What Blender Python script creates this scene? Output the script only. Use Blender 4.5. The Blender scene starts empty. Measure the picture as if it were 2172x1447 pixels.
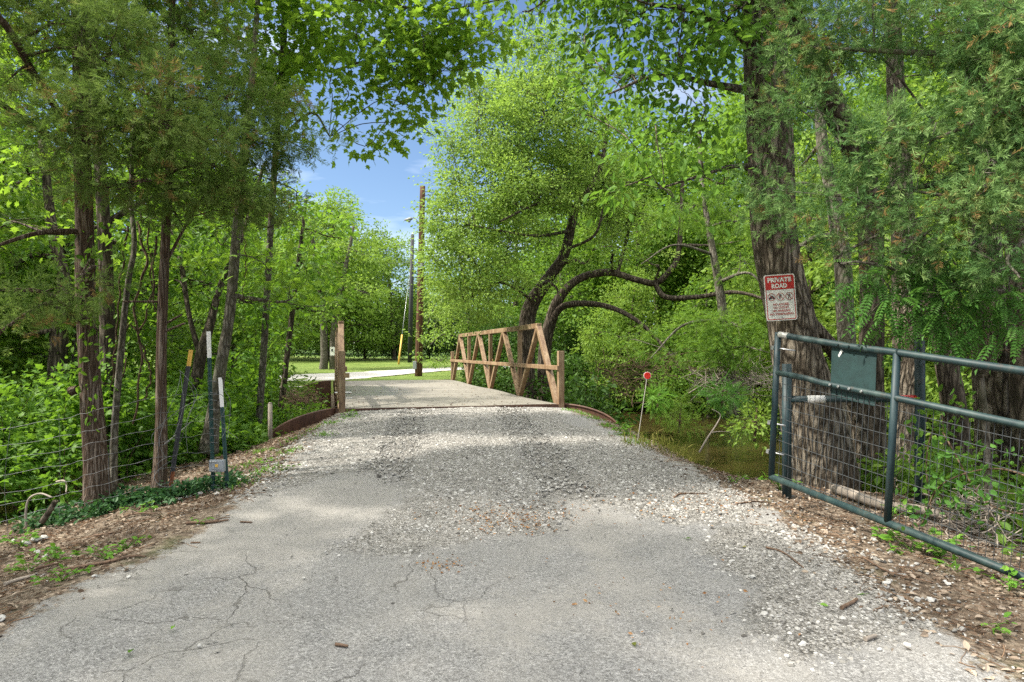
import bpy, math, random
import numpy as np
from mathutils import Vector

# ---------------------------------------------------------------- basics
F, CX, HY, HC = 1448.0, 1086.0, 747.0, 1.5
scene = bpy.context.scene
COL = scene.collection
rng = np.random.default_rng(7)
random.seed(7)


def P(px, py, d):
    return np.array([(px - CX) / F * d, d, HC + (HY - py) / F * d])


def unit(v):
    v = np.asarray(v, float)
    return v / np.maximum(np.linalg.norm(v, axis=-1, keepdims=True), 1e-9)


def sstep(a, b, x):
    t = np.clip((np.asarray(x, float) - a) / (b - a), 0, 1)
    return t * t * (3 - 2 * t)


def wob(x, y, f=1.0, s=0.0):
    """smooth pseudo noise, about -1..1"""
    return (np.sin(x * 1.7 * f + 1.3 * np.sin(y * 1.1 * f + s) + s) + np.sin(y * 2.1 * f + 1.7 * np.sin(x * 1.4 * f + 2 * s) + 2.1 * s)
            + .6 * np.sin((x + y) * 3.3 * f + 3 * s) + .6 * np.sin((x - y) * 2.9 * f - s)) / 3.2


# bridge frame: s along the bridge, t across it (right positive)
BA = np.array([-.257, .966]); BN = np.array([.966, .257]); BC = np.array([-1.117, 13.19])
BW, BL, DZ = 4.2, 12.58, .448


def B(s, t, h=0.0):
    q = BC + BA * s + BN * t
    return np.array([q[0], q[1], DZ + h])


YK = np.array([0, 3, 4, 5.3, 6.7, 8.8, 11, 12.6, 13.4])
XLK = np.array([-3.3, -2.85, -2.70, -2.62, -2.42, -2.7, -3.0, -3.2, -3.3])
YR = np.array([0, 3, 4.2, 5.3, 6.1, 8.15, 10.5, 12.2, 13.7])
XRK = np.array([2.4, 2.2, 2.2, 2.2, 2.15, 1.75, 1.55, 1.25, 1.05])


def H(x, y):
    x = np.asarray(x, float); y = np.asarray(y, float)
    zr = np.interp(y, [-60, 0, 3, 5, 7, 9, 11, 12.6, 14], [-.3, -.04, .0, .07, .2, .295, .345, .37, .375])
    xl = np.interp(y, YK, XLK); xr = np.interp(y, YR, XRK)
    dl = np.maximum(0, xl - x); dr = np.maximum(0, x - xr)
    mid = (x - xl) / np.maximum(xr - xl, .5)
    crown = .05 * np.clip(1 - (2 * mid - 1) ** 2, -.3, 1) * sstep(4.5, 7, y)
    st = sstep(8.5, 11.5, y)
    fl = (.17 + .18 * st) * np.minimum(dl, 3) + .05 * np.clip(dl - 3, 0, 12)
    fr0 = .035 * np.minimum(dr, 4) + .10 * np.clip(dr - 2.2, 0, 7) * sstep(4, 7, y)
    fr1 = .10 * np.minimum(dr, .3) + .62 * np.clip(dr - .3, 0, 2.6)
    m = sstep(6.6, 9.2, y + .15 * np.clip(dr - 1, 0, 8))
    z = zr + crown - fl - (fr0 * (1 - m) + fr1 * m)
    q = np.stack([x - BC[0], y - BC[1]], -1)
    s = q @ BA; t = q @ BN
    near = 1.0 - 3.6 * sstep(2.3, 5.5, t)
    c = sstep(near - .6, near + 1.6, s) * sstep(13.1 + .35 * np.abs(t) ** .8, 11.0 + .2 * np.abs(t) ** .8, s)
    zf = .36 + .45 * sstep(26, 50, y) + .012 * np.clip(y - 50, 0, 400) + .02 * np.clip(np.abs(x) - 14, 0, 40) + .06 * wob(x * .3, y * .3, 1, 2) * sstep(3, 8, t)
    z = np.where(s > 6, zf, z)
    z = z * (1 - c) + np.minimum(-1.45 + .1 * wob(x, y, .8, 1), z) * c
    road = (1 - sstep(0, .5, dl)) * (1 - sstep(0, .5, dr))
    n = .035 * wob(x, y, 1.4, .4) + .018 * wob(x, y, 4.1, 1.9)
    z = z + n * (.25 + .9 * (1 - road)) * np.where(s > 12, .4, 1)
    return z


def hit(px, py, dmax=120):
    """the point of the ground seen at a photo pixel"""
    d = np.linspace(2.2, dmax, 6000)
    x = (px - CX) / F * d; zr = HC + (HY - py) / F * d
    k = np.argmax(H(x, d) >= zr)
    return np.array([x[k], d[k], float(H(x[k], d[k]))])


# ---------------------------------------------------------------- mesh building
class MB:
    def __init__(self):
        self.v = []; self.f = []; self.n = 0

    def add(self, v, faces, mat=0, rnd=None, smooth=False):
        v = np.asarray(v, float).reshape(-1, 3)
        faces = np.asarray(faces, np.int64)
        self.v.append(v)
        self.f.append((faces + self.n, mat, rnd, smooth))
        self.n += len(v)

    def tubes(self, pts, rad, seg=6, mat=0, rnd=0.5, cap=True, smooth=True, rough=0, seed=0):
        """batch of tubes: pts (b,n,3), rad (b,n)"""
        pts = np.asarray(pts, float); rad = np.asarray(rad, float)
        if pts.ndim == 2:
            pts = pts[None]; rad = np.broadcast_to(rad, (len(pts[0]),))[None]
        b, n, _ = pts.shape
        tan = np.empty_like(pts)
        tan[:, 1:-1] = pts[:, 2:] - pts[:, :-2]; tan[:, 0] = pts[:, 1] - pts[:, 0]; tan[:, -1] = pts[:, -1] - pts[:, -2]
        tan = unit(tan)
        ref = np.where(np.abs(tan[:, :1, 2:3]) > .8, np.array([1., 0, 0]), np.array([0., 0, 1.]))
        u = np.empty_like(pts); u0 = unit(np.cross(tan[:, 0], ref[:, 0]))
        u[:, 0] = u0
        for i in range(1, n):
            w = u[:, i - 1] - tan[:, i] * np.sum(u[:, i - 1] * tan[:, i], -1, keepdims=True)
            u[:, i] = unit(w)
        w = np.cross(tan, u)
        a = np.linspace(0, 2 * np.pi, seg, endpoint=False)
        rr = np.broadcast_to(rad[:, :, None], (b, n, seg)).copy()
        if rough:
            L = np.concatenate([[0], np.cumsum(np.linalg.norm(np.diff(pts[0], axis=0), axis=1))])
            A, Z = np.meshgrid(a, L)
            nz = (.5 * np.sin(3 * A + 2.3 * np.sin(Z * 1.3 + seed) + seed) + .4 * np.sin(5 * A + 1.5 * np.sin(Z * 2.1) + 2 * seed)
                  + .8 * np.sin(2 * A + Z * 1.1 + seed) + .5 * np.sin(Z * 4.2 + np.sin(A + seed) * 2))
            rg = np.abs(np.sin(9 * A + 1.6 * np.sin(Z * 5 + 2 * A) + 1.2 * np.sin(Z * 11 + A * 3))) ** .6
            rr = rr * (1 + rough * nz[None] + rough * .9 * (rg[None] - .6))
        ring = pts[:, :, None, :] + rr[..., None] * (np.cos(a)[None, None, :, None] * u[:, :, None, :] + np.sin(a)[None, None, :, None] * w[:, :, None, :])
        v = ring.reshape(-1, 3)
        i = np.arange(n - 1)[:, None] * seg; j = np.arange(seg)[None]
        q = np.stack([i + j, i + (j + 1) % seg, i + seg + (j + 1) % seg, i + seg + j], -1).reshape(-1, 4)
        fa = (q[None] + (np.arange(b) * n * seg)[:, None, None]).reshape(-1, 4)
        self.add(v, fa, mat, rnd if np.ndim(rnd) == 0 else np.repeat(rnd, len(q)), smooth)
        if cap and seg >= 3:
            base = self.n - len(v)
            for k in (0, n - 1):
                idx = base + (np.arange(b) * n * seg)[:, None] + k * seg + np.arange(seg)[None]
                if k == 0:
                    idx = idx[:, ::-1]
                self.f.append((idx, mat, None, False))
        return self

    def beam(self, p0, p1, w, h, up=(0, 0, 1), mat=0):
        p0 = np.asarray(p0, float); p1 = np.asarray(p1, float)
        d = unit(p1 - p0); x = unit(np.cross(d, up)); z = np.cross(x, d)
        v = [p + sx * x * w / 2 + sz * z * h / 2 for p in (p0, p1) for sx, sz in ((-1, -1), (1, -1), (1, 1), (-1, 1))]
        self.add(v, [(3, 2, 1, 0), (4, 5, 6, 7), (0, 1, 5, 4), (1, 2, 6, 5), (2, 3, 7, 6), (3, 0, 4, 7)], mat)
        return self

    def box(self, c, sx, sy, sz, ax=(1, 0, 0), mat=0):
        ax = unit(ax); c = np.asarray(c, float)
        return self.beam(c - ax * sx / 2, c + ax * sx / 2, sy, sz, mat=mat)

    def slab(self, poly, thick, mat=0):
        """flat polygon (n,3) thickened along vector thick"""
        poly = np.asarray(poly, float); n = len(poly); t = np.asarray(thick, float)
        v = np.concatenate([poly, poly + t])
        base = self.n
        self.v.append(v); self.n += 2 * n
        self.f.append((base + np.arange(n)[::-1][None], mat, None, False))
        self.f.append((base + n + np.arange(n)[None], mat, None, False))
        i = np.arange(n); j = (i + 1) % n
        self.f.append((base + np.stack([i, j, j + n, i + n], -1), mat, None, False))
        return self

    def disc(self, c, r, nrm, thick, seg=24, mat=0):
        nrm = unit(nrm); x = unit(np.cross(nrm, (0, 0, 1) if abs(nrm[2]) < .9 else (1, 0, 0))); y = np.cross(nrm, x)
        a = np.linspace(0, 2 * np.pi, seg, endpoint=False)
        return self.slab(np.asarray(c) + r * (np.cos(a)[:, None] * x + np.sin(a)[:, None] * y), nrm * thick, mat)

    def inst(self, tv, tf, M, T, rnd=None, mat=0, smooth=False):
        """copies of a small template merged into this mesh: M (n,3,3) T (n,3)"""
        n = len(T); k = len(tv)
        v = np.einsum('nij,kj->nki', M, tv) + T[:, None, :]
        f = (np.asarray(tf)[None] + (np.arange(n) * k)[:, None, None]).reshape(-1, len(tf[0]))
        self.add(v, f, mat, None if rnd is None else np.repeat(rnd, len(tf)), smooth)
        return self

    def build(self, name, mats, parent=None, origin=None, bevel=0):
        v = np.concatenate(self.v) if self.v else np.zeros((0, 3))
        if parent is not None and origin is None:
            origin = np.array(root_loc(parent))
        o0 = np.zeros(3) if origin is None else np.asarray(origin, float)
        me = bpy.data.meshes.new(name)
        nl = [f.size for f, *_ in self.f]
        me.vertices.add(len(v)); me.vertices.foreach_set('co', (v - o0).astype(np.float32).ravel())
        loops = np.concatenate([f.ravel() for f, *_ in self.f]).astype(np.int32)
        starts = []; c = 0
        mi = []; rd = []; sm = []
        for f, m, r, s in self.f:
            starts.append(c + np.arange(len(f)) * f.shape[1]); c += f.size
            mi.append(np.full(len(f), m)); sm.append(np.full(len(f), s))
            rd.append(np.full(len(f), .5) if r is None else np.broadcast_to(np.asarray(r, float), (len(f),)))
        me.loops.add(len(loops)); me.loops.foreach_set('vertex_index', loops)
        st = np.concatenate(starts).astype(np.int32)
        me.polygons.add(len(st)); me.polygons.foreach_set('loop_start', st)
        for m in (mats if isinstance(mats, (list, tuple)) else [mats]):
            me.materials.append(m)
        me.polygons.foreach_set('material_index', np.concatenate(mi).astype(np.int32))
        me.polygons.foreach_set('use_smooth', np.concatenate(sm).astype(bool))
        at = me.attributes.new('rnd', 'FLOAT', 'FACE'); at.data.foreach_set('value', np.concatenate(rd).astype(np.float32))
        me.update(calc_edges=True)
        ob = bpy.data.objects.new(name, me); COL.objects.link(ob)
        if parent is not None:
            ob.parent = parent
        if parent is None:
            ob.location = o0
        elif root_loc(parent) is not None:
            ob.location = o0 - np.array(root_loc(parent))
        if bevel:
            b = ob.modifiers.new('bevel', 'BEVEL'); b.width = bevel; b.segments = 2; b.limit_method = 'ANGLE'
        return ob


def root_loc(o):
    v = np.zeros(3)
    while o is not None:
        v = v + np.array(o.location); o = o.parent
    return v


def tag(o, label=None, cat=None, group=None, kind=None):
    for k, x in (('label', label), ('category', cat), ('group', group), ('kind', kind)):
        if x:
            o[k] = x
    return o


def thing(name, label, cat, loc, group=None):
    o = bpy.data.objects.new(name, None); COL.objects.link(o)
    o.location = [float(a) for a in loc]; o.empty_display_size = .1
    return tag(o, label, cat, group)


def smooth_path(pts, n):
    """Catmull-Rom through pts (k,m) -> (n,m)"""
    p = np.asarray(pts, float)
    if len(p) == 2:
        t = np.linspace(0, 1, n)[:, None]
        return p[0] * (1 - t) + p[1] * t
    q = np.concatenate([[2 * p[0] - p[1]], p, [2 * p[-1] - p[-2]]])
    u = np.linspace(0, len(p) - 1 - 1e-6, n); i = u.astype(int); t = (u - i)[:, None]
    a, b, c, d = q[i], q[i + 1], q[i + 2], q[i + 3]
    return .5 * (2 * b + (c - a) * t + (2 * a - 5 * b + 4 * c - d) * t ** 2 + (3 * b - a - 3 * c + d) * t ** 3)


# ---------------------------------------------------------------- materials
class NT:
    def __init__(self, name):
        self.m = bpy.data.materials.new(name); self.m.use_nodes = True
        self.t = self.m.node_tree; self.t.nodes.clear()
        self.out = self.t.nodes.new('ShaderNodeOutputMaterial')

    def n(self, typ, _out=0, _set=None, **inp):
        nd = self.t.nodes.new('ShaderNode' + typ)
        for k, v in (_set or {}).items():
            setattr(nd, k, v)
        for k, v in inp.items():
            k = k.replace('_', ' ')
            s = nd.inputs[int(k[1:])] if k[0] == 'i' and k[1:].isdigit() else nd.inputs[k]
            self.lk(v, s)
        return nd

    def lk(self, v, s):
        if isinstance(v, bpy.types.NodeSocket):
            self.t.links.new(v, s)
        elif isinstance(v, bpy.types.Node):
            self.t.links.new(v.outputs[0], s)
        else:
            if isinstance(v, (tuple, list)) and len(v) == 3 and s.type == 'RGBA':
                v = (*v, 1)
            s.default_value = v

    def ramp(self, fac, stops, interp='LINEAR'):
        nd = self.t.nodes.new('ShaderNodeValToRGB'); e = nd.color_ramp.elements; nd.color_ramp.interpolation = interp
        while len(e) < len(stops):
            e.new(1)
        for q, (p, c) in zip(e, stops):
            q.position = p; q.color = (*c, 1) if len(c) == 3 else c
        self.lk(fac, nd.inputs[0])
        return nd.outputs[0]

    def mix(self, fac, a, b, mode='MIX'):
        nd = self.t.nodes.new('ShaderNodeMix'); nd.data_type = 'RGBA'; nd.blend_type = mode
        self.lk(fac, nd.inputs[0]); self.lk(a, nd.inputs[6]); self.lk(b, nd.inputs[7])
        return nd.outputs[2]

    def math(self, op, a, b=0.0, clamp=False):
        nd = self.n('Math', _set={'operation': op, 'use_clamp': clamp}); self.lk(a, nd.inputs[0]); self.lk(b, nd.inputs[1])
        return nd.outputs[0]

    def attr(self, name):
        return self.n('Attribute', _set={'attribute_name': name}).outputs['Fac']

    def coord(self, which='Object', scale=(1, 1, 1)):
        c = self.n('TexCoord').outputs[which] if which != 'Position' else self.n('NewGeometry').outputs['Position']
        return self.n('Mapping', Vector=c, Scale=scale).outputs[0]

    def noise(self, vec, scale, detail=4, rough=.55, dist=0):
        return self.n('TexNoise', Vector=vec, Scale=scale, Detail=detail, Roughness=rough, Distortion=dist).outputs['Fac']

    def bump(self, h, strength=.5, dist=.02):
        return self.n('Bump', Height=h, Strength=strength, Distance=dist).outputs[0]

    def pbr(self, color, rough=.7, normal=None, metal=0, spec=.5):
        nd = self.n('BsdfPrincipled', Roughness=rough, Metallic=metal)
        self.lk(color, nd.inputs['Base Color']); nd.inputs['Specular IOR Level'].default_value = spec
        if normal is not None:
            self.lk(normal, nd.inputs['Normal'])
        return nd

    def done(self, sh):
        self.t.links.new(sh.outputs[0], self.out.inputs[0])
        return self.m


def leaf_mat(name, dark, mid, light, trans, tfac=.4, rough=.45, spec=.35, big=.6, dry=False, dead=None):
    """dark, mid, light: the leaves' own colours, old to young; trans: the light coming through"""
    t = NT(name)
    r = t.attr('rnd')
    pn = t.noise(t.coord('Position'), big, 2)
    f = t.math('ADD', t.math('MULTIPLY', r, .7), t.math('MULTIPLY', pn, .45))
    dark, mid, light, trans = [x if dry else (x[0] * 1.04, x[1] * 1.06, x[2] * .85) for x in (dark, mid, light, trans)]
    rough += .1; spec *= .6
    c = t.ramp(f, [(.12, dark), (.5, mid), (.9, light)] if dead is None else [(.12, dark), (.48, mid), (.80, light), (.84, dead)])
    b = t.pbr(c, rough, spec=spec)
    tc = t.mix(.45, c, trans)
    tr = t.n('BsdfTranslucent', Color=tc)
    mx = t.n('MixShader', i0=tfac, i1=b.outputs[0], i2=tr.outputs[0])
    return t.done(mx)


def plain(name, color, rough=.6, metal=0, spec=.5, var=.15, scale=12, bump=.0):
    t = NT(name); v = t.coord('Object')
    n = t.noise(v, scale, 5, .6)
    c2 = tuple(min(1, x * (1 + var)) for x in color); c1 = tuple(x * (1 - var) for x in color)
    c = t.ramp(n, [(.3, c1), (.7, c2)])
    return t.done(t.pbr(c, rough, t.bump(n, bump, .01) if bump else None, metal, spec))


def bark(name, dark, mid, light, sc=9, stretch=.16, strength=.9, dist=.03, moss=None):
    t = NT(name)
    v = t.coord('Object', (1, 1, stretch))
    dn = t.n('TexNoise', Vector=v, Scale=sc * .6, Detail=3)
    dv = t.mix(.12, v, dn.outputs['Color'])
    e = t.n('TexVoronoi', Vector=dv, Scale=sc * 1.5, _set={'feature': 'DISTANCE_TO_EDGE'}).outputs[0]
    fine = t.noise(v, sc * 5, 6, .65)
    h = t.math('ADD', t.math('MULTIPLY', t.math('MINIMUM', e, .32), 2.2), t.math('MULTIPLY', fine, .7))
    c = t.ramp(h, [(.3, dark), (.62, mid), (1.0, light)])
    c = t.mix(t.math('MULTIPLY', t.noise(t.coord('Object'), 2.2, 3), .25), c, mid)
    c = t.mix(t.math('MULTIPLY', t.noise(t.coord('Object', (1, 1, .4)), 1.3, 4), .55), c, dark)
    if moss:
        c = t.mix(t.ramp(t.noise(t.coord('Object', (1, 1, .5)), 4, 4), [(.5, (0, 0, 0)), (.68, (.7, .7, .7))]), c, moss)
    return t.done(t.pbr(c, .9, t.bump(h, strength, dist), spec=.15))


def grp_ground_color(t, pos):
    """brown leaf litter over soil with green patches"""
    v1 = t.n('TexVoronoi', Vector=pos, Scale=26); v2 = t.n('TexVoronoi', Vector=pos, Scale=55)
    cell = t.n('SeparateColor', Color=v1.outputs['Color']).outputs[0]; cell2 = t.n('SeparateColor', Color=v2.outputs['Color']).outputs[1]
    a = t.ramp(cell, [(.0, (.045, .034, .025)), (.35, (.10, .072, .05)), (.65, (.17, .128, .092)), (.9, (.29, .24, .185))])
    b = t.ramp(cell2, [(.0, (.05, .038, .028)), (.5, (.14, .105, .075)), (1, (.26, .21, .155))])
    c = t.mix(.5, a, b)
    g = t.ramp(t.noise(pos, 1.7, 5, .6), [(.56, (0, 0, 0)), (.68, (1, 1, 1))])
    c = t.mix(t.math('MULTIPLY', g, .45), c, (.045, .075, .018))
    h = t.math('ADD', t.math('MULTIPLY', v1.outputs[0], .7), t.math('MULTIPLY', t.noise(pos, 60, 4), .5))
    return c, h


def mat_ground():
    t = NT('ground_litter'); pos = t.coord('Position')
    c, h = grp_ground_color(t, pos)
    mud = t.attr('mud')
    c = t.mix(mud, c, t.ramp(t.noise(pos, 3, 5), [(.3, (.03, .026, .014)), (.7, (.075, .06, .032))]))
    far = t.attr('green')
    gc = t.ramp(t.noise(pos, 2.0, 6, .7), [(.3, (.045, .085, .018)), (.7, (.09, .15, .03))])
    c = t.mix(far, c, gc)
    return t.done(t.pbr(c, .9, t.bump(h, .8, .03), spec=.15))


def mat_road():
    t = NT('limestone_gravel_asphalt'); pos = t.coord('Position')
    g = t.attr('gravel'); sd = t.attr('sand'); lt = t.attr('litter'); asp = t.attr('asphalt')
    n1 = t.noise(pos, 7, 5, .65); n2 = t.noise(pos, 1.3, 4, .6); nf = t.noise(pos, 150, 3, .7); nm = t.noise(pos, 45, 4, .65)
    # loose stones: two sizes
    v1 = t.n('TexVoronoi', Vector=pos, Scale=34); v2 = t.n('TexVoronoi', Vector=pos, Scale=62); v3 = t.n('TexVoronoi', Vector=pos, Scale=130)
    s1 = t.n('SeparateColor', Color=v1.outputs['Color']); s2 = t.n('SeparateColor', Color=v2.outputs['Color']); s3 = t.n('SeparateColor', Color=v3.outputs['Color'])
    st = [(.0, (.10, .095, .085)), (.25, (.22, .208, .19)), (.6, (.33, .315, .29)), (1, (.50, .48, .45))]
    stones = t.mix(t.ramp(s2.outputs[1], [(.4, (0, 0, 0)), (.5, (1, 1, 1))]), t.ramp(s1.outputs[0], st), t.ramp(s2.outputs[0], st))
    gap = t.ramp(v2.outputs[0], [(.25, (1, 1, 1)), (.75, (.52, .505, .48))])
    stones = t.mix(1.0, stones, gap, 'MULTIPLY')
    # old worn chip-seal: fine aggregate
    chip = t.ramp(s3.outputs[0], [(.0, (.045, .043, .04)), (.3, (.16, .155, .15)), (.7, (.27, .264, .255)), (1, (.50, .49, .47))])
    s4 = t.n('SeparateColor', Color=t.n('TexVoronoi', Vector=pos, Scale=78).outputs['Color'])
    chip = t.mix(.5, chip, t.ramp(s4.outputs[0], [(.0, (.05, .047, .044)), (.35, (.17, .165, .158)), (.75, (.26, .253, .243)), (1, (.42, .41, .39))]))
    chip = t.mix(t.math('MULTIPLY', nm, .45), chip, (.175, .17, .163))
    dust = t.ramp(t.math('ADD', t.math('MULTIPLY', nf, .4), t.math('MULTIPLY', nm, .6)), [(.25, (.19, .175, .155)), (.75, (.36, .342, .31))])
    chip = t.mix(t.math('MULTIPLY', t.ramp(n2, [(.35, (0, 0, 0)), (.75, (1, 1, 1))]), .40), chip, t.mix(.5, dust, (.28, .265, .245)))
    base = t.mix(t.math('MULTIPLY', t.ramp(t.math('ADD', t.math('MULTIPLY', sd, .75), t.math('ADD', t.math('MULTIPLY', t.math('SUBTRACT', n1, .5), 1.1), t.math('MULTIPLY', t.math('SUBTRACT', nm, .5), 1.0))), [(.25, (0, 0, 0)), (.65, (1, 1, 1))]), .62), chip, dust)
    # cracks in the old seal
    dn = t.n('TexNoise', Vector=pos, Scale=2.6, Detail=5)
    dv = t.mix(.34, pos, dn.outputs['Color'])
    ce = t.n('TexVoronoi', Vector=dv, Scale=2.6, _set={'feature': 'DISTANCE_TO_EDGE'}).outputs[0]
    ck = t.ramp(t.math('ADD', ce, t.math('MULTIPLY', nm, .018)), [(.010, (1, 1, 1)), (.022, (0, 0, 0))])
    ckm = t.math('MULTIPLY', t.math('MULTIPLY', ck, asp), t.ramp(t.noise(pos, .9, 3), [(.46, (0, 0, 0)), (.58, (1, 1, 1))]))
    base = t.mix(t.math('MULTIPLY', ckm, .6), base, (.055, .045, .034))
    gm = t.ramp(t.math('ADD', g, t.math('MULTIPLY', t.math('SUBTRACT', t.math('ADD', t.math('MULTIPLY', n1, .7), t.math('MULTIPLY', nm, .3)), .5), 1.5)), [(.28, (0, 0, 0)), (.50, (1, 1, 1))])
    c = t.mix(gm, base, stones)
    c = t.mix(t.math('MULTIPLY', t.ramp(t.noise(t.coord('Position', (1.6, .5, 1)), 1.1, 5, .65), [(.45, (0, 0, 0)), (.65, (1, 1, 1))]), .45), c, dust)
    lc, lh = grp_ground_color(t, pos)
    lm = t.ramp(t.math('ADD', lt, t.math('MULTIPLY', t.math('SUBTRACT', t.math('ADD', t.math('MULTIPLY', n1, .6), t.math('MULTIPLY', nm, .4)), .5), 1.9)), [(.42, (0, 0, 0)), (.62, (1, 1, 1))])
    c = t.mix(lm, c, lc)
    hh = t.math('ADD', t.math('MULTIPLY', t.math('SUBTRACT', .8, v2.outputs[0]), t.math('MULTIPLY', gm, 1.0)),
                t.math('ADD', t.math('MULTIPLY', t.math('SUBTRACT', .8, v3.outputs[0]), .22), t.math('SUBTRACT', t.math('MULTIPLY', nm, .25), t.math('MULTIPLY', ckm, .5))))
    return t.done(t.pbr(c, .92, t.bump(hh, .9, .02), spec=.2))


def mat_concrete():
    t = NT('deck_concrete'); pos = t.coord('Object'); 
    br = t.noise(t.coord('Object', (1, 1, 1)), 5, 6, .6); st = t.noise(t.coord('Object', (.5, 2.6, 1)), 1.4, 4)
    c = t.ramp(t.math('ADD', t.math('MULTIPLY', br, .5), t.math('MULTIPLY', st, .5)), [(.3, (.12, .11, .09)), (.5, (.18, .166, .138)), (.7, (.25, .232, .195))])
    sp = t.n('TexVoronoi', Vector=pos, Scale=9); 
    c = t.mix(t.ramp(t.math('ADD', sp.outputs[0], t.math('MULTIPLY', t.noise(pos, 1.5, 2), .12)), [(.11, (.8, .8, .8)), (.13, (0, 0, 0))]), c, (.05, .045, .035))
    wet = t.attr('wet')
    wm = t.ramp(t.math('ADD', wet, t.math('MULTIPLY', t.math('SUBTRACT', t.noise(t.coord('Object', (.35, 2.6, 1)), 2.2, 5), .5), 1.3)), [(.62, (0, 0, 0)), (.74, (1, 1, 1))])
    c = t.mix(t.math('MULTIPLY', wm, .22), c, (.10, .095, .09))
    b = t.pbr(c, .8, t.bump(br, .12, .01), spec=.4)
    t.lk(t.ramp(wm, [(.0, (.75, .75, .75)), (1, (.30, .30, .30))]), b.inputs['Roughness'])
    return t.done(b)


def mat_steel(name, base, pale, dark, rustspot=None):
    """rust-brown painted steel, faded and streaked"""
    t = NT(name); v = t.coord('Object'); n = t.noise(v, 2.5, 5, .6); s = t.noise(t.coord('Object', (6, 6, .7)), 3, 5, .6)
    c = t.ramp(t.math('ADD', t.math('MULTIPLY', n, .5), t.math('MULTIPLY', s, .5)), [(.34, dark), (.47, base), (.64, pale)])
    c = t.mix(t.math('MULTIPLY', t.ramp(t.noise(v, 17, 5, .7), [(.56, (0, 0, 0)), (.68, (1, 1, 1))]), .22 if rustspot is None else .55), c, tuple(x * .55 for x in dark) if rustspot is None else rustspot)
    return t.done(t.pbr(c, .55, t.bump(t.noise(v, 60, 3), .06, .005), spec=.4))


def mat_water():
    t = NT('creek_water'); pos = t.coord('Position')
    c = t.ramp(t.noise(pos, .8, 4), [(.3, (.024, .018, .006)), (.7, (.045, .034, .012))])
    h = t.noise(pos, 5, 3)
    return t.done(t.pbr(c, .12, t.bump(h, .12, .03), spec=.22))


def mat_lawn():
    t = NT('mown_grass'); pos = t.coord('Position')
    n = t.math('ADD', t.math('MULTIPLY', t.noise(pos, .5, 4), .5), t.math('MULTIPLY', t.noise(pos, 9, 6, .75), .5))
    c = t.ramp(n, [(.3, (.065, .105, .018)), (.5, (.11, .16, .028)), (.7, (.18, .21, .05))])
    return t.done(t.pbr(c, .85, t.bump(t.noise(pos, 40, 5, .8), .8, .04), spec=.2))


M = {}
M['ground'] = mat_ground(); M['road'] = mat_road(); M['concrete'] = mat_concrete(); M['water'] = mat_water(); M['lawn'] = mat_lawn()
M['steel'] = mat_steel('brown_painted_steel', (.205, .128, .072), (.35, .255, .155), (.11, .058, .033))
M['rust'] = mat_steel('rusty_plate', (.075, .034, .021), (.13, .062, .036), (.035, .018, .012))
M['oakbark'] = bark('oak_bark', (.022, .016, .011), (.19, .155, .115), (.42, .36, .28), 13, .22, 1.0, .06)
M['cedarbark'] = bark('cedar_bark', (.040, .024, .016), (.165, .112, .078), (.32, .26, .21), 24, .06, 1.0, .03)
M['greybark'] = bark('grey_bark', (.035, .03, .022), (.13, .115, .09), (.25, .23, .19), 14, .35, .7, .015, (.10, .11, .06))
M['darkbark'] = bark('dark_bark', (.022, .017, .012), (.085, .068, .05), (.20, .165, .125), 11, .22, .9, .03)
M['vinebark'] = bark('vine_bark', (.03, .02, .012), (.10, .066, .042), (.2, .14, .09), 20, .2, .5, .01)
M['deadwood'] = plain('dead_wood', (.26, .22, .18), .9, var=.35, scale=9, bump=.3)
M['stick'] = plain('brown_stick', (.13, .08, .05), .9, var=.45, scale=20, bump=.3)
M['elm'] = leaf_mat('elm_leaf', (.10, .175, .03), (.165, .27, .055), (.26, .36, .10), (.42, .58, .10), .45, spec=.4)
M['oak'] = leaf_mat('oak_leaf', (.045, .105, .018), (.078, .17, .026), (.13, .24, .04), (.30, .52, .06), .44, spec=.3)
M['lobed'] = leaf_mat('lobed_leaf', (.06, .13, .018), (.105, .20, .027), (.16, .28, .04), (.44, .66, .06), .52, spec=.3)
M['cedar'] = leaf_mat('cedar_spray', (.052, .092, .026), (.100, .165, .045), (.185, .24, .085), (.24, .36, .07), .42, .6, .2, 2.2, dead=(.24, .13, .055))
M['cedar2'] = leaf_mat('bluish_cedar_spray', (.036, .082, .034), (.085, .175, .068), (.20, .29, .12), (.22, .38, .10), .36, .6, .25, 2.6, dead=(.26, .15, .06))
M['thicket'] = leaf_mat('thicket_leaf', (.045, .11, .015), (.08, .175, .022), (.13, .24, .032), (.30, .52, .04), .42, spec=.35)
M['locust'] = leaf_mat('locust_leaf', (.035, .10, .024), (.06, .15, .035), (.09, .2, .045), (.2, .42, .06), .4, spec=.3)
M['wood'] = leaf_mat('woodland_leaf', (.05, .11, .017), (.085, .17, .024), (.14, .23, .036), (.30, .48, .05), .42, spec=.35, big=.3)
M['pale'] = leaf_mat('pale_leaf', (.08, .15, .025), (.14, .23, .04), (.2, .29, .06), (.36, .52, .07), .42, spec=.35, big=.3)
M['evergreen'] = leaf_mat('dark_evergreen', (.02, .045, .012), (.035, .07, .018), (.06, .10, .025), (.08, .16, .03), .2, .6, .2)
M['weed'] = leaf_mat('weed_leaf', (.07, .17, .025), (.11, .25, .035), (.17, .32, .05), (.3, .5, .05), .35, spec=.4)
M['drygrass'] = leaf_mat('bank_grass', (.07, .09, .02), (.15, .16, .04), (.28, .25, .09), (.3, .32, .06), .3, .7, .2)
M['litter'] = leaf_mat('dead_leaves', (.050, .034, .024), (.14, .098, .068), (.38, .31, .24), (.25, .14, .07), .08, .8, .15, 3, True)
M['stone'] = None


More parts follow.
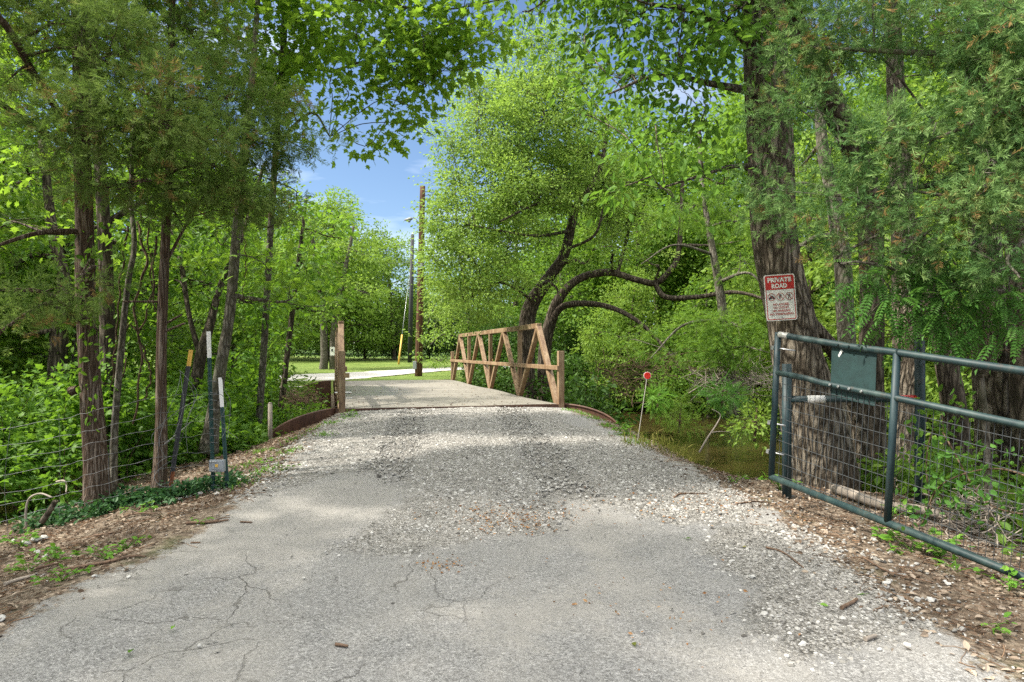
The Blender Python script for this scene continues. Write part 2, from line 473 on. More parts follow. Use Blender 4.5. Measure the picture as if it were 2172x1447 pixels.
def stone_mat():
    t = NT('loose_stone'); r = t.attr('rnd')
    c = t.ramp(r, [(0, (.08, .073, .065)), (.3, (.20, .19, .17)), (.7, (.32, .305, .28)), (.95, (.48, .465, .43))])
    return t.done(t.pbr(c, .85, t.bump(t.noise(t.coord('Position'), 90, 4), .3, .004), spec=.3))


M['stone'] = stone_mat()

# ---------------------------------------------------------------- leaf templates (long axis +y, up +z)
def tm(v, f):
    return np.array(v, float), np.array(f)


OVAL = tm([(0, 0, 0), (-.27, .33, .07), (-.22, .7, .03), (0, 1, -.10), (.22, .7, .03), (.27, .33, .07)], [(0, 3, 2, 1), (0, 5, 4, 3)])
RHOMB = tm([(0, 0, 0), (-.27, .48, .06), (0, 1, -.08), (.27, .48, .06)], [(0, 2, 1, 1), (0, 3, 2, 2)])
RHOMB = tm([(0, 0, 0), (-.27, .48, .06), (0, 1, -.08), (.27, .48, .06)], [(0, 3, 2, 1)])
_lo = [(0, 0, 0), (.16, .16, .03), (.42, .24, -.02), (.24, .40, .03), (.50, .62, -.04), (.22, .66, .03), (0, 1.05, -.10)]
_lob = [(0, .42, .05)] + _lo + [(-x, y, z) for x, y, z in _lo[-2:0:-1]]
LOBED = tm(_lob, [(0, i, i % 12 + 1) for i in range(1, 13)])


def _compound(pairs=7, leaflet=.2, wid=.44):
    v = []; f = []
    def add(b, d, s):
        d = unit(np.array(d, float)); n = np.array([0, 0, 1.]); x = np.cross(d, n); k = len(v)
        b = np.array(b, float)
        v.extend([b, b + d * s * .45 - x * s * wid * .5 + n * .02, b + d * s - n * .03, b + d * s * .45 + x * s * wid * .5 + n * .02]); f.append((k, k + 3, k + 2, k + 1))
    for i in range(pairs):
        y = .12 + .8 * i / pairs; z = -.25 * y * y
        for sx in (-1, 1):
            add((0, y, z), (sx, .38, -.1), leaflet * (1 - .3 * abs(i / pairs - .4)))
    add((0, .92, -.22), (0, 1, -.3), leaflet)
    k = len(v); v.extend([np.array(q, float) for q in ((-.006, 0, 0), (.006, 0, 0), (.004, .93, -.22), (-.004, .93, -.22))]); f.append((k, k + 1, k + 2, k + 3))
    return np.array(v), np.array(f)


COMPOUND = _compound()


def _spray(n=16, w=.055, seed=1):
    r = np.random.default_rng(seed); v = []; f = []
    def tri(b, d, L, w):
        d = unit(d); x = unit(np.cross(d, r.normal(size=3))); k = len(v)
        v.extend([b, b + d * L * .5 + x * w / 2, b + d * L, b + d * L * .5 - x * w / 2]); f.append((k, k + 1, k + 2, k + 3))
    tri(np.zeros(3), np.array([0, 1., 0]), 1, w * .8)
    for i in range(n):
        y = .08 + .8 * i / n; s = 1 if i % 2 else -1
        d = np.array([s * (.75 + .2 * r.random()), .75, r.normal() * .55])
        tri(np.array([0, y, 0]), d, (.42 - .22 * y) * (.7 + .6 * r.random()), w)
    return np.array(v), np.array(f)


SPRAY = _spray()


def frames(d, n, size):
    y = unit(d); x = unit(np.cross(y, n)); z = np.cross(x, y)
    return np.stack([x, y, z], -1) * size[:, None, None]


def leaves(mb, tmpl, pos, dirs, size, rnd, upw=1.0, mat=0, r=rng):
    n = len(pos)
    nrm = np.array([0, 0, upw]) + r.normal(size=(n, 3)) * .75
    mb.inst(tmpl[0], tmpl[1], frames(dirs, nrm, size), pos, rnd, mat)


def in_ball(r, n, pw=.5):
    return unit(r.normal(size=(n, 3))) * (r.random((n, 1)) ** pw)


def fill_blobs(mb, blobs, tmpl, size, per_m3, clump=.28, leaves_per=26, seed=1, flat=.6, droop=.25, upw=1.0, twig=None, limb_from=None, trunk=None, mat=0, sparse=1.0, centre=None):
    """leaf clumps through blobs given as (centre xyz, radii xyz, density)"""
    r = np.random.default_rng(seed)
    for bi, (c, rad, den) in enumerate(blobs):
        c = np.asarray(c, float); rad = np.asarray(rad, float)
        vol = 4.19 * rad[0] * rad[1] * rad[2]
        nc = max(3, int(vol * per_m3 * den))
        q = in_ball(r, nc, .42); cc = c + q * rad
        cs = clump * (.6 + .8 * r.random(nc))
        k = np.repeat(np.arange(nc), r.poisson(leaves_per, nc) + 2)
        off = r.normal(size=(len(k), 3)) * np.array([1, 1, flat])
        pos = cc[k] + off * cs[k][:, None] * .55
        out = unit(q)[k] * .5 + unit(off) * .8 + r.normal(size=(len(k), 3)) * .35
        out[:, 2] -= droop
        sz = size * (.6 + .7 * r.random(len(k)))
        cl = r.random(nc)
        rn = np.clip(.55 * cl[k] + .45 * r.random(len(k)), 0, 1)
        leaves(mb, tmpl, pos, out, sz, rn, upw, mat, r)
        if twig is not None and trunk is not None:
            # a limb from the trunk to the blob, then twigs to its clumps
            tp = limb_from
            dd = np.linalg.norm((tp[:, :3] - c) * np.array([1, 1, .8]), axis=1) + np.where(tp[:, 2] > c[2] + .1, 1.5, 0)
            j = int(np.argmin(dd)); p0 = tp[j, :3]; r0 = min(tp[j, 3] * .55, twig[0])
            L = np.linalg.norm(c - p0)
            mid = (p0 + c) / 2 + r.normal(size=3) * .10 * L + np.array([0, 0, .12 * L])
            path = smooth_path([p0, mid, c, c + unit(c - p0) * rad.min() * .5 + r.normal(size=3) * .1], 14)
            trunk.tubes(path, np.linspace(r0, max(.006, r0 * .22), 14), 7, 0, cap=False)
            m = min(nc, twig[1]); sel = r.choice(nc, m, replace=False)
            src = path[r.integers(5, 14, m)]; dst = cc[sel]
            tt = np.linspace(0, 1, 6)[None, :, None]
            pts = src[:, None] * (1 - tt) + dst[:, None] * tt
            bend = r.normal(size=(m, 1, 3)) * .16 * np.linalg.norm(dst - src, axis=1)[:, None, None]
            pts = pts + bend * np.sin(tt * np.pi) + r.normal(size=pts.shape) * .012
            trunk.tubes(pts, np.broadcast_to(np.linspace(min(r0 * .35, twig[2]), twig[2] * .3, 6), (m, 6)), 4, 0, cap=False)


def pb(px, py, d, rpx, rpy, rd, den=1.0):
    """a blob of foliage: its centre and radii read off the photo at depth d"""
    return (P(px, py, d), (rpx / F * d, rd, rpy / F * d), den)


def trunk_path(pts, n):
    a = np.array([[*P(px, py, d), rad] for px, py, d, rad in pts])
    return smooth_path(a, n)


def make_tree(name, label, cat, paths, blobs, leafmat, barkmat, tmpl, size, per_m3, group=None, seed=1, seg=20, rough=.05, flare=1.0, crown_name='crown', limbs=True, twig=(.09, 24, .008), **kw):
    """a tree as a thing: trunk (with its limbs and twigs) and crown. paths[0] is the main stem, root first."""
    tps = []
    tb = MB()
    for i, pts in enumerate(paths):
        n = max(12, int(len(pts) * 14))
        tp = trunk_path(pts, n) if len(pts[0]) == 4 else smooth_path(pts, n)
        if i == 0 and flare > 1:
            k = np.linspace(0, 1, n); tp[:, 3] *= 1 + (flare - 1) * np.exp(-k * 16)
        tps.append(tp)
        tb.tubes(tp[:, :3], tp[:, 3], seg if i == 0 else max(8, seg // 2), 0, rough=rough, seed=seed + i)
    base = tps[0][0, :3].copy(); base[2] = float(H(base[0], base[1]))
    root = thing(name, label, cat, base, group)
    allp = np.concatenate(tps)
    cb = MB()
    fill_blobs(cb, blobs, tmpl, size, per_m3, seed=seed, twig=twig if limbs else None, limb_from=allp, trunk=tb, **kw)
    tb.build('trunk', barkmat, root)
    if blobs:
        cb.build(crown_name, leafmat, root)
    return root


# ---------------------------------------------------------------- ground, road, water
def graded(lo, a, b, hi, fine, coarse):
    mid = np.arange(a, b, fine)
    left = []; x = a; st = fine
    while x > lo:
        st = min(st * 1.25, coarse); x -= st; left.append(x)
    right = []; x = b; st = fine
    while x < hi:
        right.append(x); st = min(st * 1.25, coarse); x += st
    return np.concatenate([left[::-1], mid, right])


def grid_mesh(name, X, Y, Z, mat, attrs, keep=None, smooth=True):
    ny, nx = X.shape
    v = np.stack([X, Y, Z], -1).reshape(-1, 3)
    i = np.arange(ny - 1)[:, None] * nx; j = np.arange(nx - 1)[None]
    f = np.stack([i + j, i + j + 1, i + nx + j + 1, i + nx + j], -1).reshape(-1, 4)
    if keep is not None:
        f = f[keep.ravel()[f].any(1)]
    mb = MB(); mb.add(v, f, 0, None, smooth)
    o = mb.build(name, mat)
    for k, a in attrs.items():
        at = o.data.attributes.new(k, 'FLOAT', 'POINT'); at.data.foreach_set('value', np.asarray(a, np.float32).ravel())
    return o


def in_poly(px, py, poly):
    poly = np.asarray(poly, float); r = np.zeros(px.shape, bool)
    for (x0, y0), (x1, y1) in zip(poly, np.roll(poly, -1, 0)):
        c = ((y0 > py) != (y1 > py)) & (px < (x1 - x0) * (py - y0) / (y1 - y0 + 1e-12) + x0)
        r ^= c
    return r


def soft_poly(x, y, poly, w):
    """1 inside a ground polygon, fading to 0 over w metres outside"""
    poly = np.asarray(poly, float); d = np.full(x.shape, 1e9)
    for a, b in zip(poly, np.roll(poly, -1, 0)):
        ab = b - a; t = np.clip(((x - a[0]) * ab[0] + (y - a[1]) * ab[1]) / (ab @ ab), 0, 1)
        d = np.minimum(d, np.hypot(x - a[0] - t * ab[0], y - a[1] - t * ab[1]))
    d = np.where(in_poly(x, y, poly), -d, d)
    return np.clip(.5 - d / w, 0, 1)


def gpoly(pts):
    return [hit(*p)[:2] for p in pts]


xs = graded(-420, -8, 7.5, 420, .06, 14); ys = graded(-60, 2, 15, 620, .06, 12)
X, Y = np.meshgrid(xs, ys); Z = H(X, Y)
xl = np.interp(Y, YK, XLK); xr = np.interp(Y, YR, XRK)
inner = sstep(-.05, .25, X - xl) * sstep(-.05, .25, xr - X) * (Y < 13.9 + .0 * X)
q = np.stack([X - BC[0], Y - BC[1]], -1); S = q @ BA; T = q @ BN
Zg = Z - .06 * inner
mud = np.clip(sstep(-.1, -.5, Z) * sstep(-8, -2, T + 3) * (S < 14), 0, 1)
green = np.clip(sstep(13, 16, S), 0, 1)
ground = grid_mesh('ground', X, Y, Zg, M['ground'], {'mud': mud, 'green': green}); tag(ground, kind='structure')

xs = np.arange(-4.6, 3.4, .03); ys = np.arange(-3.0, 13.95, .035)
X, Y = np.meshgrid(xs, ys)
xl = np.interp(Y, YK, XLK); xr = np.interp(Y, YR, XRK)
w0 = .22 * wob(X, Y, 1.3, 3) + .10 * wob(X, Y, 4, 1)
ed = np.minimum(X - xl + .25, xr + .25 - X) + w0
q = np.stack([X - BC[0], Y - BC[1]], -1); S = q @ BA
Zr = H(X, Y) + .012 - .10 * sstep(.22, -.12, ed)
g = np.zeros_like(X)
for poly, w in ((gpoly([(760, 872), (1180, 868), (1190, 900), (1330, 935), (1420, 1000), (1560, 1035), (1640, 1060), (1560, 1110), (1420, 1110), (1330, 1080), (1200, 1060), (1170, 1130), (1010, 1140), (870, 1175), (740, 1165), (830, 1100), (900, 1040), (800, 1000), (600, 1015), (560, 1000), (640, 930), (720, 880)]), .5),
                (gpoly([(1560, 1120), (1800, 1120), (1950, 1230), (2000, 1330), (1700, 1400), (1600, 1330), (1620, 1250), (1500, 1170)]), .45),
                (gpoly([(500, 1040), (640, 950), (720, 900), (760, 950), (700, 1010), (560, 1050)]), .3)):
    g = np.maximum(g, soft_poly(X, Y, poly, w))


def tracks(x, y):
    """1 in the two wheel tracks, 0 off them"""
    d = np.full(np.shape(x), 9.0)
    for pts in (((430, 1330), (560, 1240), (720, 1090), (830, 980), (865, 885)), ((1450, 1330), (1330, 1230), (1240, 1090), (1160, 980), (1085, 885))):
        q = smooth_path(gpoly(pts), 40)
        cx = np.interp(y, q[:, 1], q[:, 0]); d = np.minimum(d, np.abs(x - cx + .05 * wob(x, y, 2, 3)))
    return sstep(.34, .14, d)


trk = tracks(X, Y)
g *= 1 - .40 * trk * sstep(13.5, 10, Y)
Zr = Zr - .018 * trk
sand = .5 * trk
for poly, w in ((gpoly([(600, 1040), (760, 1010), (880, 1040), (820, 1110), (640, 1190), (420, 1210), (300, 1290), (120, 1320), (60, 1290), (300, 1150)]), .5),
                (gpoly([(1150, 1080), (1260, 1070), (1330, 1130), (1330, 1200), (1180, 1160)]), .5),
                (gpoly([(1000, 960), (1200, 930), (1290, 960), (1100, 1000)]), .4),
                (gpoly([(800, 920), (1000, 915), (960, 960), (820, 960)]), .4),
                (gpoly([(900, 1300), (1250, 1230), (1320, 1300), (1100, 1400)]), .6)):
    sand = np.maximum(sand, soft_poly(X, Y, poly, w))
lit = np.clip(.95 - ed * 1.9, 0, 1)
lit = np.maximum(lit, .48 * soft_poly(X, Y, gpoly([(1690, 1050), (2000, 1240), (2180, 1370), (2080, 1400), (1800, 1260), (1640, 1100)]), .7))
lit = np.maximum(lit, .8 * soft_poly(X, Y, gpoly([(0, 1290), (300, 1130), (480, 1070), (560, 1040), (470, 1110), (340, 1190), (120, 1270), (0, 1330)]), .3))
asp = np.clip(1 - g * 1.6, 0, 1) * sstep(6.2, 5.0, Y) * (.3 + .7 * sstep(.4, -.8, X))
road = grid_mesh('gravel_road', X, Y, Zr, M['road'], {'gravel': g, 'sand': sand, 'litter': lit, 'asphalt': asp}, keep=((ed > -.25) & (S < .02)))
tag(road, kind='structure')

mb = MB()
wv = [B(-6, 2.3, 0), B(13.5, 2.3, 0), B(13.5, -30, 0), B(-1, -30, 0), B(-1, 2.3, 0), B(-9, 3, 0), B(-9, 60, 0), B(16, 60, 0), B(13.5, 2.3, 0)]
WZ = -.72
mb.add([(-60, 5, WZ), (90, 5, WZ), (90, 60, WZ), (-60, 60, WZ)], [(0, 1, 2, 3)])
tag(mb.build('creek_water', M['water']), kind='structure')

# lawn sheet over the far side with the drive crossing it
xs = np.arange(-34, 9, .5); ys = np.arange(24, 64, .5)
X, Y = np.meshgrid(xs, ys); q = np.stack([X - BC[0], Y - BC[1]], -1); S = q @ BA; T = q @ BN
lawn = grid_mesh('lawn', X, Y, H(X, Y) + .02, M['lawn'], {}, keep=(S > 13.4) & (T < 7 - .0 * S))
tag(lawn, kind='structure')
ne = [hit(*p) for p in ((480, 832), (600, 824), (700, 813), (770, 805), (850, 797), (950, 788), (1060, 783), (1150, 780))]
fe = [hit(*p) for p in ((480, 802), (600, 798), (700, 794), (770, 791), (850, 786), (950, 781.5), (1060, 778), (1150, 776))]
mb = MB(); a = smooth_path([p[:2] for p in ne], 60); b = smooth_path([p[:2] for p in fe], 60)
rows = np.stack([a + (b - a) * k for k in np.linspace(0, 1, 8)])
v = np.concatenate([rows, (H(rows[..., 0], rows[..., 1]) + .05)[..., None]], -1)
i = np.arange(7)[:, None] * 60; j = np.arange(59)[None]
mb.add(v, np.stack([i + j, i + j + 1, i + 61 + j, i + 60 + j], -1).reshape(-1, 4), 0, None, True)
t_ = NT('pale_gravel_drive'); pos = t_.coord('Position')
drive = mb.build('gravel_drive', t_.done(t_.pbr(t_.ramp(t_.noise(pos, 6, 6, .7), [(.3, (.32, .30, .27)), (.7, (.50, .48, .44))]), .9)))
tag(drive, kind='structure')
# apron between the far end of the deck and the drive
mb = MB(); ap = []
for s in np.linspace(12.6, 16.5, 8):
    for t in np.linspace(-2.3 - (s - 12.6) * .9, 2.1 - (s - 12.6) * .35, 8):
        p = B(s, t); ap.append((p[0], p[1], float(H(p[0], p[1])) + .045))
i = np.arange(7)[:, None] * 8; j = np.arange(7)[None]
mb.add(ap, np.stack([i + j, i + j + 1, i + 9 + j, i + 8 + j], -1).reshape(-1, 4), 0, None, True)
tag(mb.build('drive_apron', M['lawn']), kind='structure')

# ---------------------------------------------------------------- bridge
br = thing('truss_bridge', 'short road bridge with brown steel truss sides and a concrete deck', 'bridge', B(0, 0, 0))
mb = MB()
n1, n2 = 40, 16
sv = np.linspace(0, BL, n1); tv = np.linspace(-BW / 2, BW / 2, n2)
top = np.array([[B(s, t, .012 * math.sin(s * 1.1 + t)) for t in tv] for s in sv])
i = np.arange(n1 - 1)[:, None] * n2; j = np.arange(n2 - 1)[None]
mb.add(top, np.stack([i + j, i + j + 1, i + n2 + j + 1, i + n2 + j], -1).reshape(-1, 4))
mb.slab([B(0, -BW / 2, -.03), B(BL, -BW / 2, -.03), B(BL, BW / 2, -.03), B(0, BW / 2, -.03)], (0, 0, -.15))
mb.slab([B(0, -BW / 2, -.03), B(0, BW / 2, -.03), B(0, BW / 2, .006), B(0, -BW / 2, .006)], (*(-BA * .004), 0))
deck = mb.build('deck', M['concrete'], br)
wet = np.zeros(len(deck.data.vertices)); flat = top.reshape(-1, 3)
qq = flat[:, :2] - BC; ss = qq @ BA; tt = qq @ BN
wet[:len(flat)] = sstep(2.3, 4.5, ss) * sstep(9.5, 8, ss) * sstep(1.2, -1.4, tt)
deck.data.attributes.new('wet', 'FLOAT', 'POINT').data.foreach_set('value', wet.astype(np.float32))
for px, py, w_, l_ in ((728, 833, .42, .5), (734, 845.5, .30, .26)):
    q = P(px, py, 12); k = (HC - DZ - .006) / (HC - q[2]); c = np.array([q[0] * k, q[1] * k]); mb = MB()
    mb.slab([(*(c + BA * a * l_ + BN * b * w_), DZ + .012) for a, b in ((-.5, -.5), (-.45, .5), (.5, .45), (.4, -.52))], (0, 0, .004)); mb.build('worn_white_mark', plain('worn_white_paint', (.46, .46, .45), .6, var=.3, scale=6), br)
mb = MB()
for s in (0, BL):
    sg = -1 if s == 0 else 1
    mb.beam(B(s + sg * .03, -BW / 2 - .12, -.12), B(s + sg * .03, BW / 2 + .12, -.12), .05, .25)
for s in np.arange(1.5, BL, 1.55):
    mb.beam(B(s, -BW / 2 - .1, -.30), B(s, BW / 2 + .1, -.30), .1, .22)
mb.build('floor_beam', M['rust'], br)
for side in (-1, 1):
    tc = BW / 2 + .065 if side > 0 else -BW / 2; w = .115
    mb = MB()
    mb.beam(B(1.5 - .06, tc, 1.635), B(10.95 + .06, tc, 1.635), w, .115)          # top chord
    mb.beam(B(-.0, tc, -.27), B(BL, tc, -.27), w, .44)                            # bottom girder
    tr = mb.build('truss', M['steel'], br, bevel=.008)
    bot = [.16, 3.05, 6.2, 9.35, 12.42]; topn = [1.5, 4.62, 7.78, 10.95]
    def part(name, p0, p1, wid, dep, bev=.006):
        m = MB(); m.beam(p0, p1, wid, dep, up=(*BA, 0) if abs(p1[2] - p0[2]) > .6 else (0, 0, 1)); return m.build(name, M['steel'], tr, origin=p0, bevel=bev)
    for k in range(4):
        big = .112 if k == 0 else .092
        part('diagonal', B(bot[k], tc, -.05), B(topn[k] - .02, tc, 1.60), w - .004, big)
        part('diagonal', B(bot[k + 1], tc, -.05), B(topn[k] + .02, tc, 1.60), w - .008, .112 if k == 3 else .092)
    for k in (1, 2, 3):
        part('vertical_post', B(bot[k], tc, -.05), B(bot[k], tc, 1.578), w - .016, .10)
    for s in (-.002, BL + .002):
        part('end_post', B(s, tc + side * .005, -.49), B(s, tc + side * .005, 1.075), w + .004, .12)
    ri = tc - side * (w / 2 - .03)
    part('guard_rail', B(-.06, ri, .735), B(BL + .06, ri, .735), w + .006, .088)
mb = MB(); mb.box(B(-.07, -2.02, .62), .09, .05, .09, (1, 0, 0))
mb.build('reflector_block', plain('weathered_block', (.30, .2, .1)), br)


def wing(label, p0, p1, z0, z1, zb, curve=2.2):
    p0 = np.array(p0[:2]); p1 = np.array(p1[:2]); n = 18
    k = np.linspace(0, 1, n)
    topz = z1 + (z0 - z1) * (1 - k ** curve) ** (1 / curve) if curve > 0 else np.linspace(z0, z1, n)
    d = unit(p1 - p0); nn = np.array([-d[1], d[0], 0])
    poly = [(*(p0 + (p1 - p0) * q), z) for q, z in zip(k, topz)] + [(*p1, zb), (*p0, zb)]
    root = thing('wing_wall', label, 'retaining wall', (*p0, zb), 'wing walls of the bridge')
    mb = MB(); mb.slab(poly, nn * .02); mb.build('plate', M['rust'], root)
    mb = MB(); mb.tubes([(*(p0 + (p1 - p0) * q), z) for q, z in zip(k, topz)] + [], np.full(n, .022), 8); mb.build('rim', M['rust'], root)
    return root


e = B(0.02, BW / 2 + .13, 0)
wing('rusty curved wing wall running down from the end post beside the tall reflector rod', e, P(1316, 912, 13.2), DZ + .0, 1.5 - 168 / F * 13.2, -1.0, 1.9)
e = B(0.02, -BW / 2 - .13, 0)
wing('dark shaded curved wing wall at the gravel shoulder above the wooden post', e, P(566, 930, 11.6), DZ - .0, 1.5 - 186 / F * 11.6, -1.0, 1.7)
wing('brown half-round wing wall on the far bank behind the end post', B(BL - 4.6, -BW / 2 - .2), P(598, 860, 19.5), 1.5 - 62 / F * 20, 1.5 - 122 / F * 20, -1.0, 2.0)

# ---------------------------------------------------------------- gate
M['gatepaint'] = mat_steel('dark_green_gate_paint', (.010, .028, .034), (.028, .05, .052), (.006, .018, .023), (.035, .026, .018))
M['gateworn'] = mat_steel('worn_green_gate_paint', (.012, .030, .031), (.038, .064, .058), (.008, .022, .025), (.05, .035, .022))
M['panelgreen'] = plain('flaking_green_panel', (.011, .034, .033), .65, var=.25, scale=14)
M['wirem'] = plain('galvanised_wire', (.17, .175, .18), .55, .5, var=.25, scale=30)
M['darkwire'] = plain('dark_mesh_wire', (.055, .062, .066), .55, .4)
M['zinc'] = plain('zinc_bolt', (.5, .5, .5), .35, .8)
M['white'] = plain('chalky_white_paint', (.72, .71, .68), .6, var=.08)
M['yellow'] = plain('yellow_paint', (.60, .36, .06), .55, var=.12)
M['postgreen'] = plain('green_post_paint', (.012, .045, .042), .45, var=.3, scale=30)
M['postblack'] = plain('old_black_post', (.035, .035, .038), .7, var=.4, scale=30)
M['postrust'] = plain('rusty_post', (.20, .065, .025), .85, var=.4, scale=30)
M['red'] = plain('sign_red', (.42, .025, .02), .4, var=.06)
M['redtext'] = plain('faded_red_ink', (.36, .09, .075), .5, var=.3, scale=60)
M['signwhite'] = plain('sign_white', (.66, .66, .60), .4, var=.05)
M['black'] = plain('black_ink', (.02, .02, .02), .5)
M['reflector'] = plain('red_reflector', (.75, .03, .02), .25, var=.03)
M['greybox'] = plain('grey_plastic_box', (.27, .29, .31), .5, var=.1)

GL = np.array([2.35, 6.03, 1.654]); GR = np.array([3.17, 4.227, 1.383])
gu = unit(GR - GL); gv = unit(np.array([0, 0, 1.]) - gu * gu[2] * .45); gn = unit(np.cross(gu, gv))  # gn: away from the road or towards it
if gn @ (np.array([0, 0, HC]) - GL) < 0:
    gn = -gn
GO = GL - gv * 1.27           # lower far corner


def G(u, v, n=0.0):
    return GO + gu * u + gv * v + gn * n


GLEN = 3.35
gate = thing('farm_gate', 'dark green pipe and wire mesh farm gate standing open beside the gravel', 'gate', G(0, 0), None)


def gp(name, pts, r, mat='gateworn', seg=14, parent=gate, **k):
    m = MB(); m.tubes(pts, np.full(len(pts), r), seg, **k)
    return m.build(name, M[mat], parent)


ML = .935   # height of the middle rail up the frame
gp('rail', [G(0, 1.27 + .0), G(.03, 1.27), G(.66, 1.262), G(.72, 1.258), G(1.1, 1.268), G(GLEN, 1.27)], .027)
gp('rail', [G(.0, ML), G(.34, ML + .004), G(.5, ML - .006), G(.8, ML - .004), G(1.1, ML), G(GLEN, ML)], .025)
gp('rail', [G(0, 0), G(GLEN, 0)], .028)
gp('stile', [G(-.0, -.02), G(0, 1.29)], .027, 'gatepaint')
for u in (1.145, 2.25, GLEN):
    gp('stile', [G(u, .0), G(u, 1.27)], .027, 'gatepaint')
mb = MB()
for u in np.arange(.06, GLEN - .02, .0508):
    mb.tubes([G(u + .006 * math.sin(u * 9), .02, -.02), G(u - .003, .5, -.022 + .004 * math.sin(u * 5)), G(u, ML, -.02)], [.0023] * 3, 4, 0, cap=False)
for v in np.arange(.03, ML, .1016):
    us = np.linspace(.02, GLEN - .02, 40)
    mb.tubes([G(u, v + .006 * math.sin(u * 3 + v * 7), -.023 + .004 * math.sin(u * 5)) for u in us], [.0025] * 40, 4, 0, cap=False)
mb.build('wire_mesh', M['darkwire'], gate)
mb = MB(); mb.slab([G(.56, .835, -.030), G(.967, .835, -.030), G(.967, 1.262, -.016), G(.56, 1.262, -.016)], gn * .004)
pan = mb.build('blank_panel', M['panelgreen'], gate)
mb = MB(); mb.slab([G(.655, 1.225, -.010), G(.675, 1.215, -.010), G(.625, 1.15, -.020), G(.615, 1.16, -.020)], gn * .003)
mb.build('torn_tape', M['white'], pan)
for uu, vv in ((.60, ML), (.68, ML), (.78, ML), (.89, ML), (.65, 1.262), (.75, 1.262), (.86, 1.262)):
    mb = MB(); mb.tubes([G(uu, vv, .024), G(uu, vv, .040)], [.011, .009], 8); mb.build('bolt', M['zinc'] if vv < 1 else M['gateworn'], pan)
for v in (1.15, .48, .22):
    mb = MB(); mb.tubes([G(-.04, v, .012), G(.16 if v > 1 else .10, v, -.04)], [.007, .007], 8); mb.box(G(-.035, v, .012), .03, .03, .034, gu)
    mb.build('latch_pin', M['zinc'], gate)
mb = MB(); mb.tubes([G(.02, 1.272, .0), G(.12, 1.271, .0)], [.0285, .0285], 14); mb.build('bare_metal_patch', plain('bare_metal', (.45, .44, .40), .4, .3), gate)

# gate post and short pipe fence behind the gate
gpd = 6.42
pf = thing('pipe_fence', 'dark pipe fence of two posts and one rail behind the open farm gate', 'fence', (*P(1668, 1000, gpd)[:2], float(H(*P(1668, 1000, gpd)[:2]))))
x0 = P(1669, 0, gpd)[0]; z0 = float(H(x0, gpd))
mb = MB(); mb.tubes([(x0, gpd, z0 - .1), (x0, gpd, 1.5 - 25 / F * gpd)], [.043, .043], 18); mb.build('post', M['gatepaint'], pf)
x1 = P(1951, 0, 6.2)[0]; z1 = float(H(x1, 6.2))
mb = MB(); mb.tubes([(x1, 6.2, z1 - .1), (x1, 6.2, 1.5 + 28 / F * 6.2)], [.043, .043], 18); mb.tubes([(x1, 6.2, 1.5 + 28 / F * 6.2), (x1, 6.2, 1.5 + 34 / F * 6.2)], [.046, .03], 18)
mb.build('post', M['gatepaint'], pf)
zr_ = 1.5 - 100 / F * gpd
mb = MB(); mb.tubes([(x0, gpd, zr_), (x1, 6.2, zr_ + .02)], [.032, .032], 14); rl = mb.build('rail', M['gatepaint'], pf)
for px0, px1, nm, mt in ((1712, 1750, 'white_band', 'white'), (1908, 1944, 'red_band', 'red')):
    ends = []
    for px in (px0, px1):
        k = (px - CX) / F; t = (k * gpd - x0) / ((x1 - x0) - k * (6.2 - gpd)); ends.append((x0 + (x1 - x0) * t, gpd + (6.2 - gpd) * t, zr_ + .02 * t))
    mb = MB(); mb.tubes(ends, [.0345, .0345], 14); mb.build(nm, M[mt], rl)

# ---------------------------------------------------------------- the sign on the oak
def text_mesh(body, bold=0.0):
    c = bpy.data.curves.new('t', 'FONT'); c.body = body; c.align_x = 'CENTER'; c.align_y = 'CENTER'; c.size = 1; c.offset = bold; c.extrude = 0; c.resolution_u = 3
    o = bpy.data.objects.new('t', c); COL.objects.link(o)
    me = bpy.data.meshes.new_from_object(o.evaluated_get(bpy.context.evaluated_depsgraph_get()))
    bpy.data.objects.remove(o); bpy.data.curves.remove(c)
    v = np.array([q.co for q in me.vertices]); f = [tuple(p.vertices) for p in me.polygons]
    bpy.data.meshes.remove(me)
    mn, mx = v.min(0), v.max(0)
    v[:, :2] -= (mn[:2] + mx[:2]) / 2
    return v[:, :2], f, mx[0] - mn[0], mx[1] - mn[1]


SD = 6.62
sc_ = P(1655.5, 631, SD)
roll = math.radians(3.6)
sxv = np.array([math.cos(roll), -.10, math.sin(roll)]); sxv = unit(sxv)
syv = unit(np.array([-math.sin(roll), .03, math.cos(roll)])); snv = unit(np.cross(sxv, syv))
SW, SH = .290, .448


def SG(x, y, n=0.0):
    return sc_ + sxv * x + syv * y + snv * n


def rrect(w, h, r, n=6, cx=0, cy=0):
    pts = []
    for qx, qy, a0 in ((1, 1, 0), (-1, 1, 90), (-1, -1, 180), (1, -1, 270)):
        for k in range(n + 1):
            a = math.radians(a0 + 90 * k / n); pts.append((cx + qx * (w / 2 - r) + r * math.cos(a), cy + qy * (h / 2 - r) + r * math.sin(a)))
    return pts


sign = thing('road_sign', 'red and white metal PRIVATE ROAD sign on the thick oak trunk', 'sign', sc_)
mb = MB(); mb.slab([SG(x, y, -.004) for x, y in rrect(SW, SH, .022)], snv * .004); mb.build('plate', M['signwhite'], sign)


def flat(name, polys, mat, n=.0012):
    m = MB()
    for p in polys:
        m.slab([SG(x, y, n - .0004) for x, y in p], snv * .0004)
    return m.build(name, M[mat], sign)


def ring(cx, cy, r, w, n=28, sx=1.0):
    a = np.linspace(0, 2 * np.pi, n + 1); out = []
    for k in range(n):
        out.append([(cx + q * math.cos(t), cy + q * math.sin(t)) for q, t in ((r, a[k]), (r, a[k + 1]), (r - w, a[k + 1]), (r - w, a[k]))])
    return out


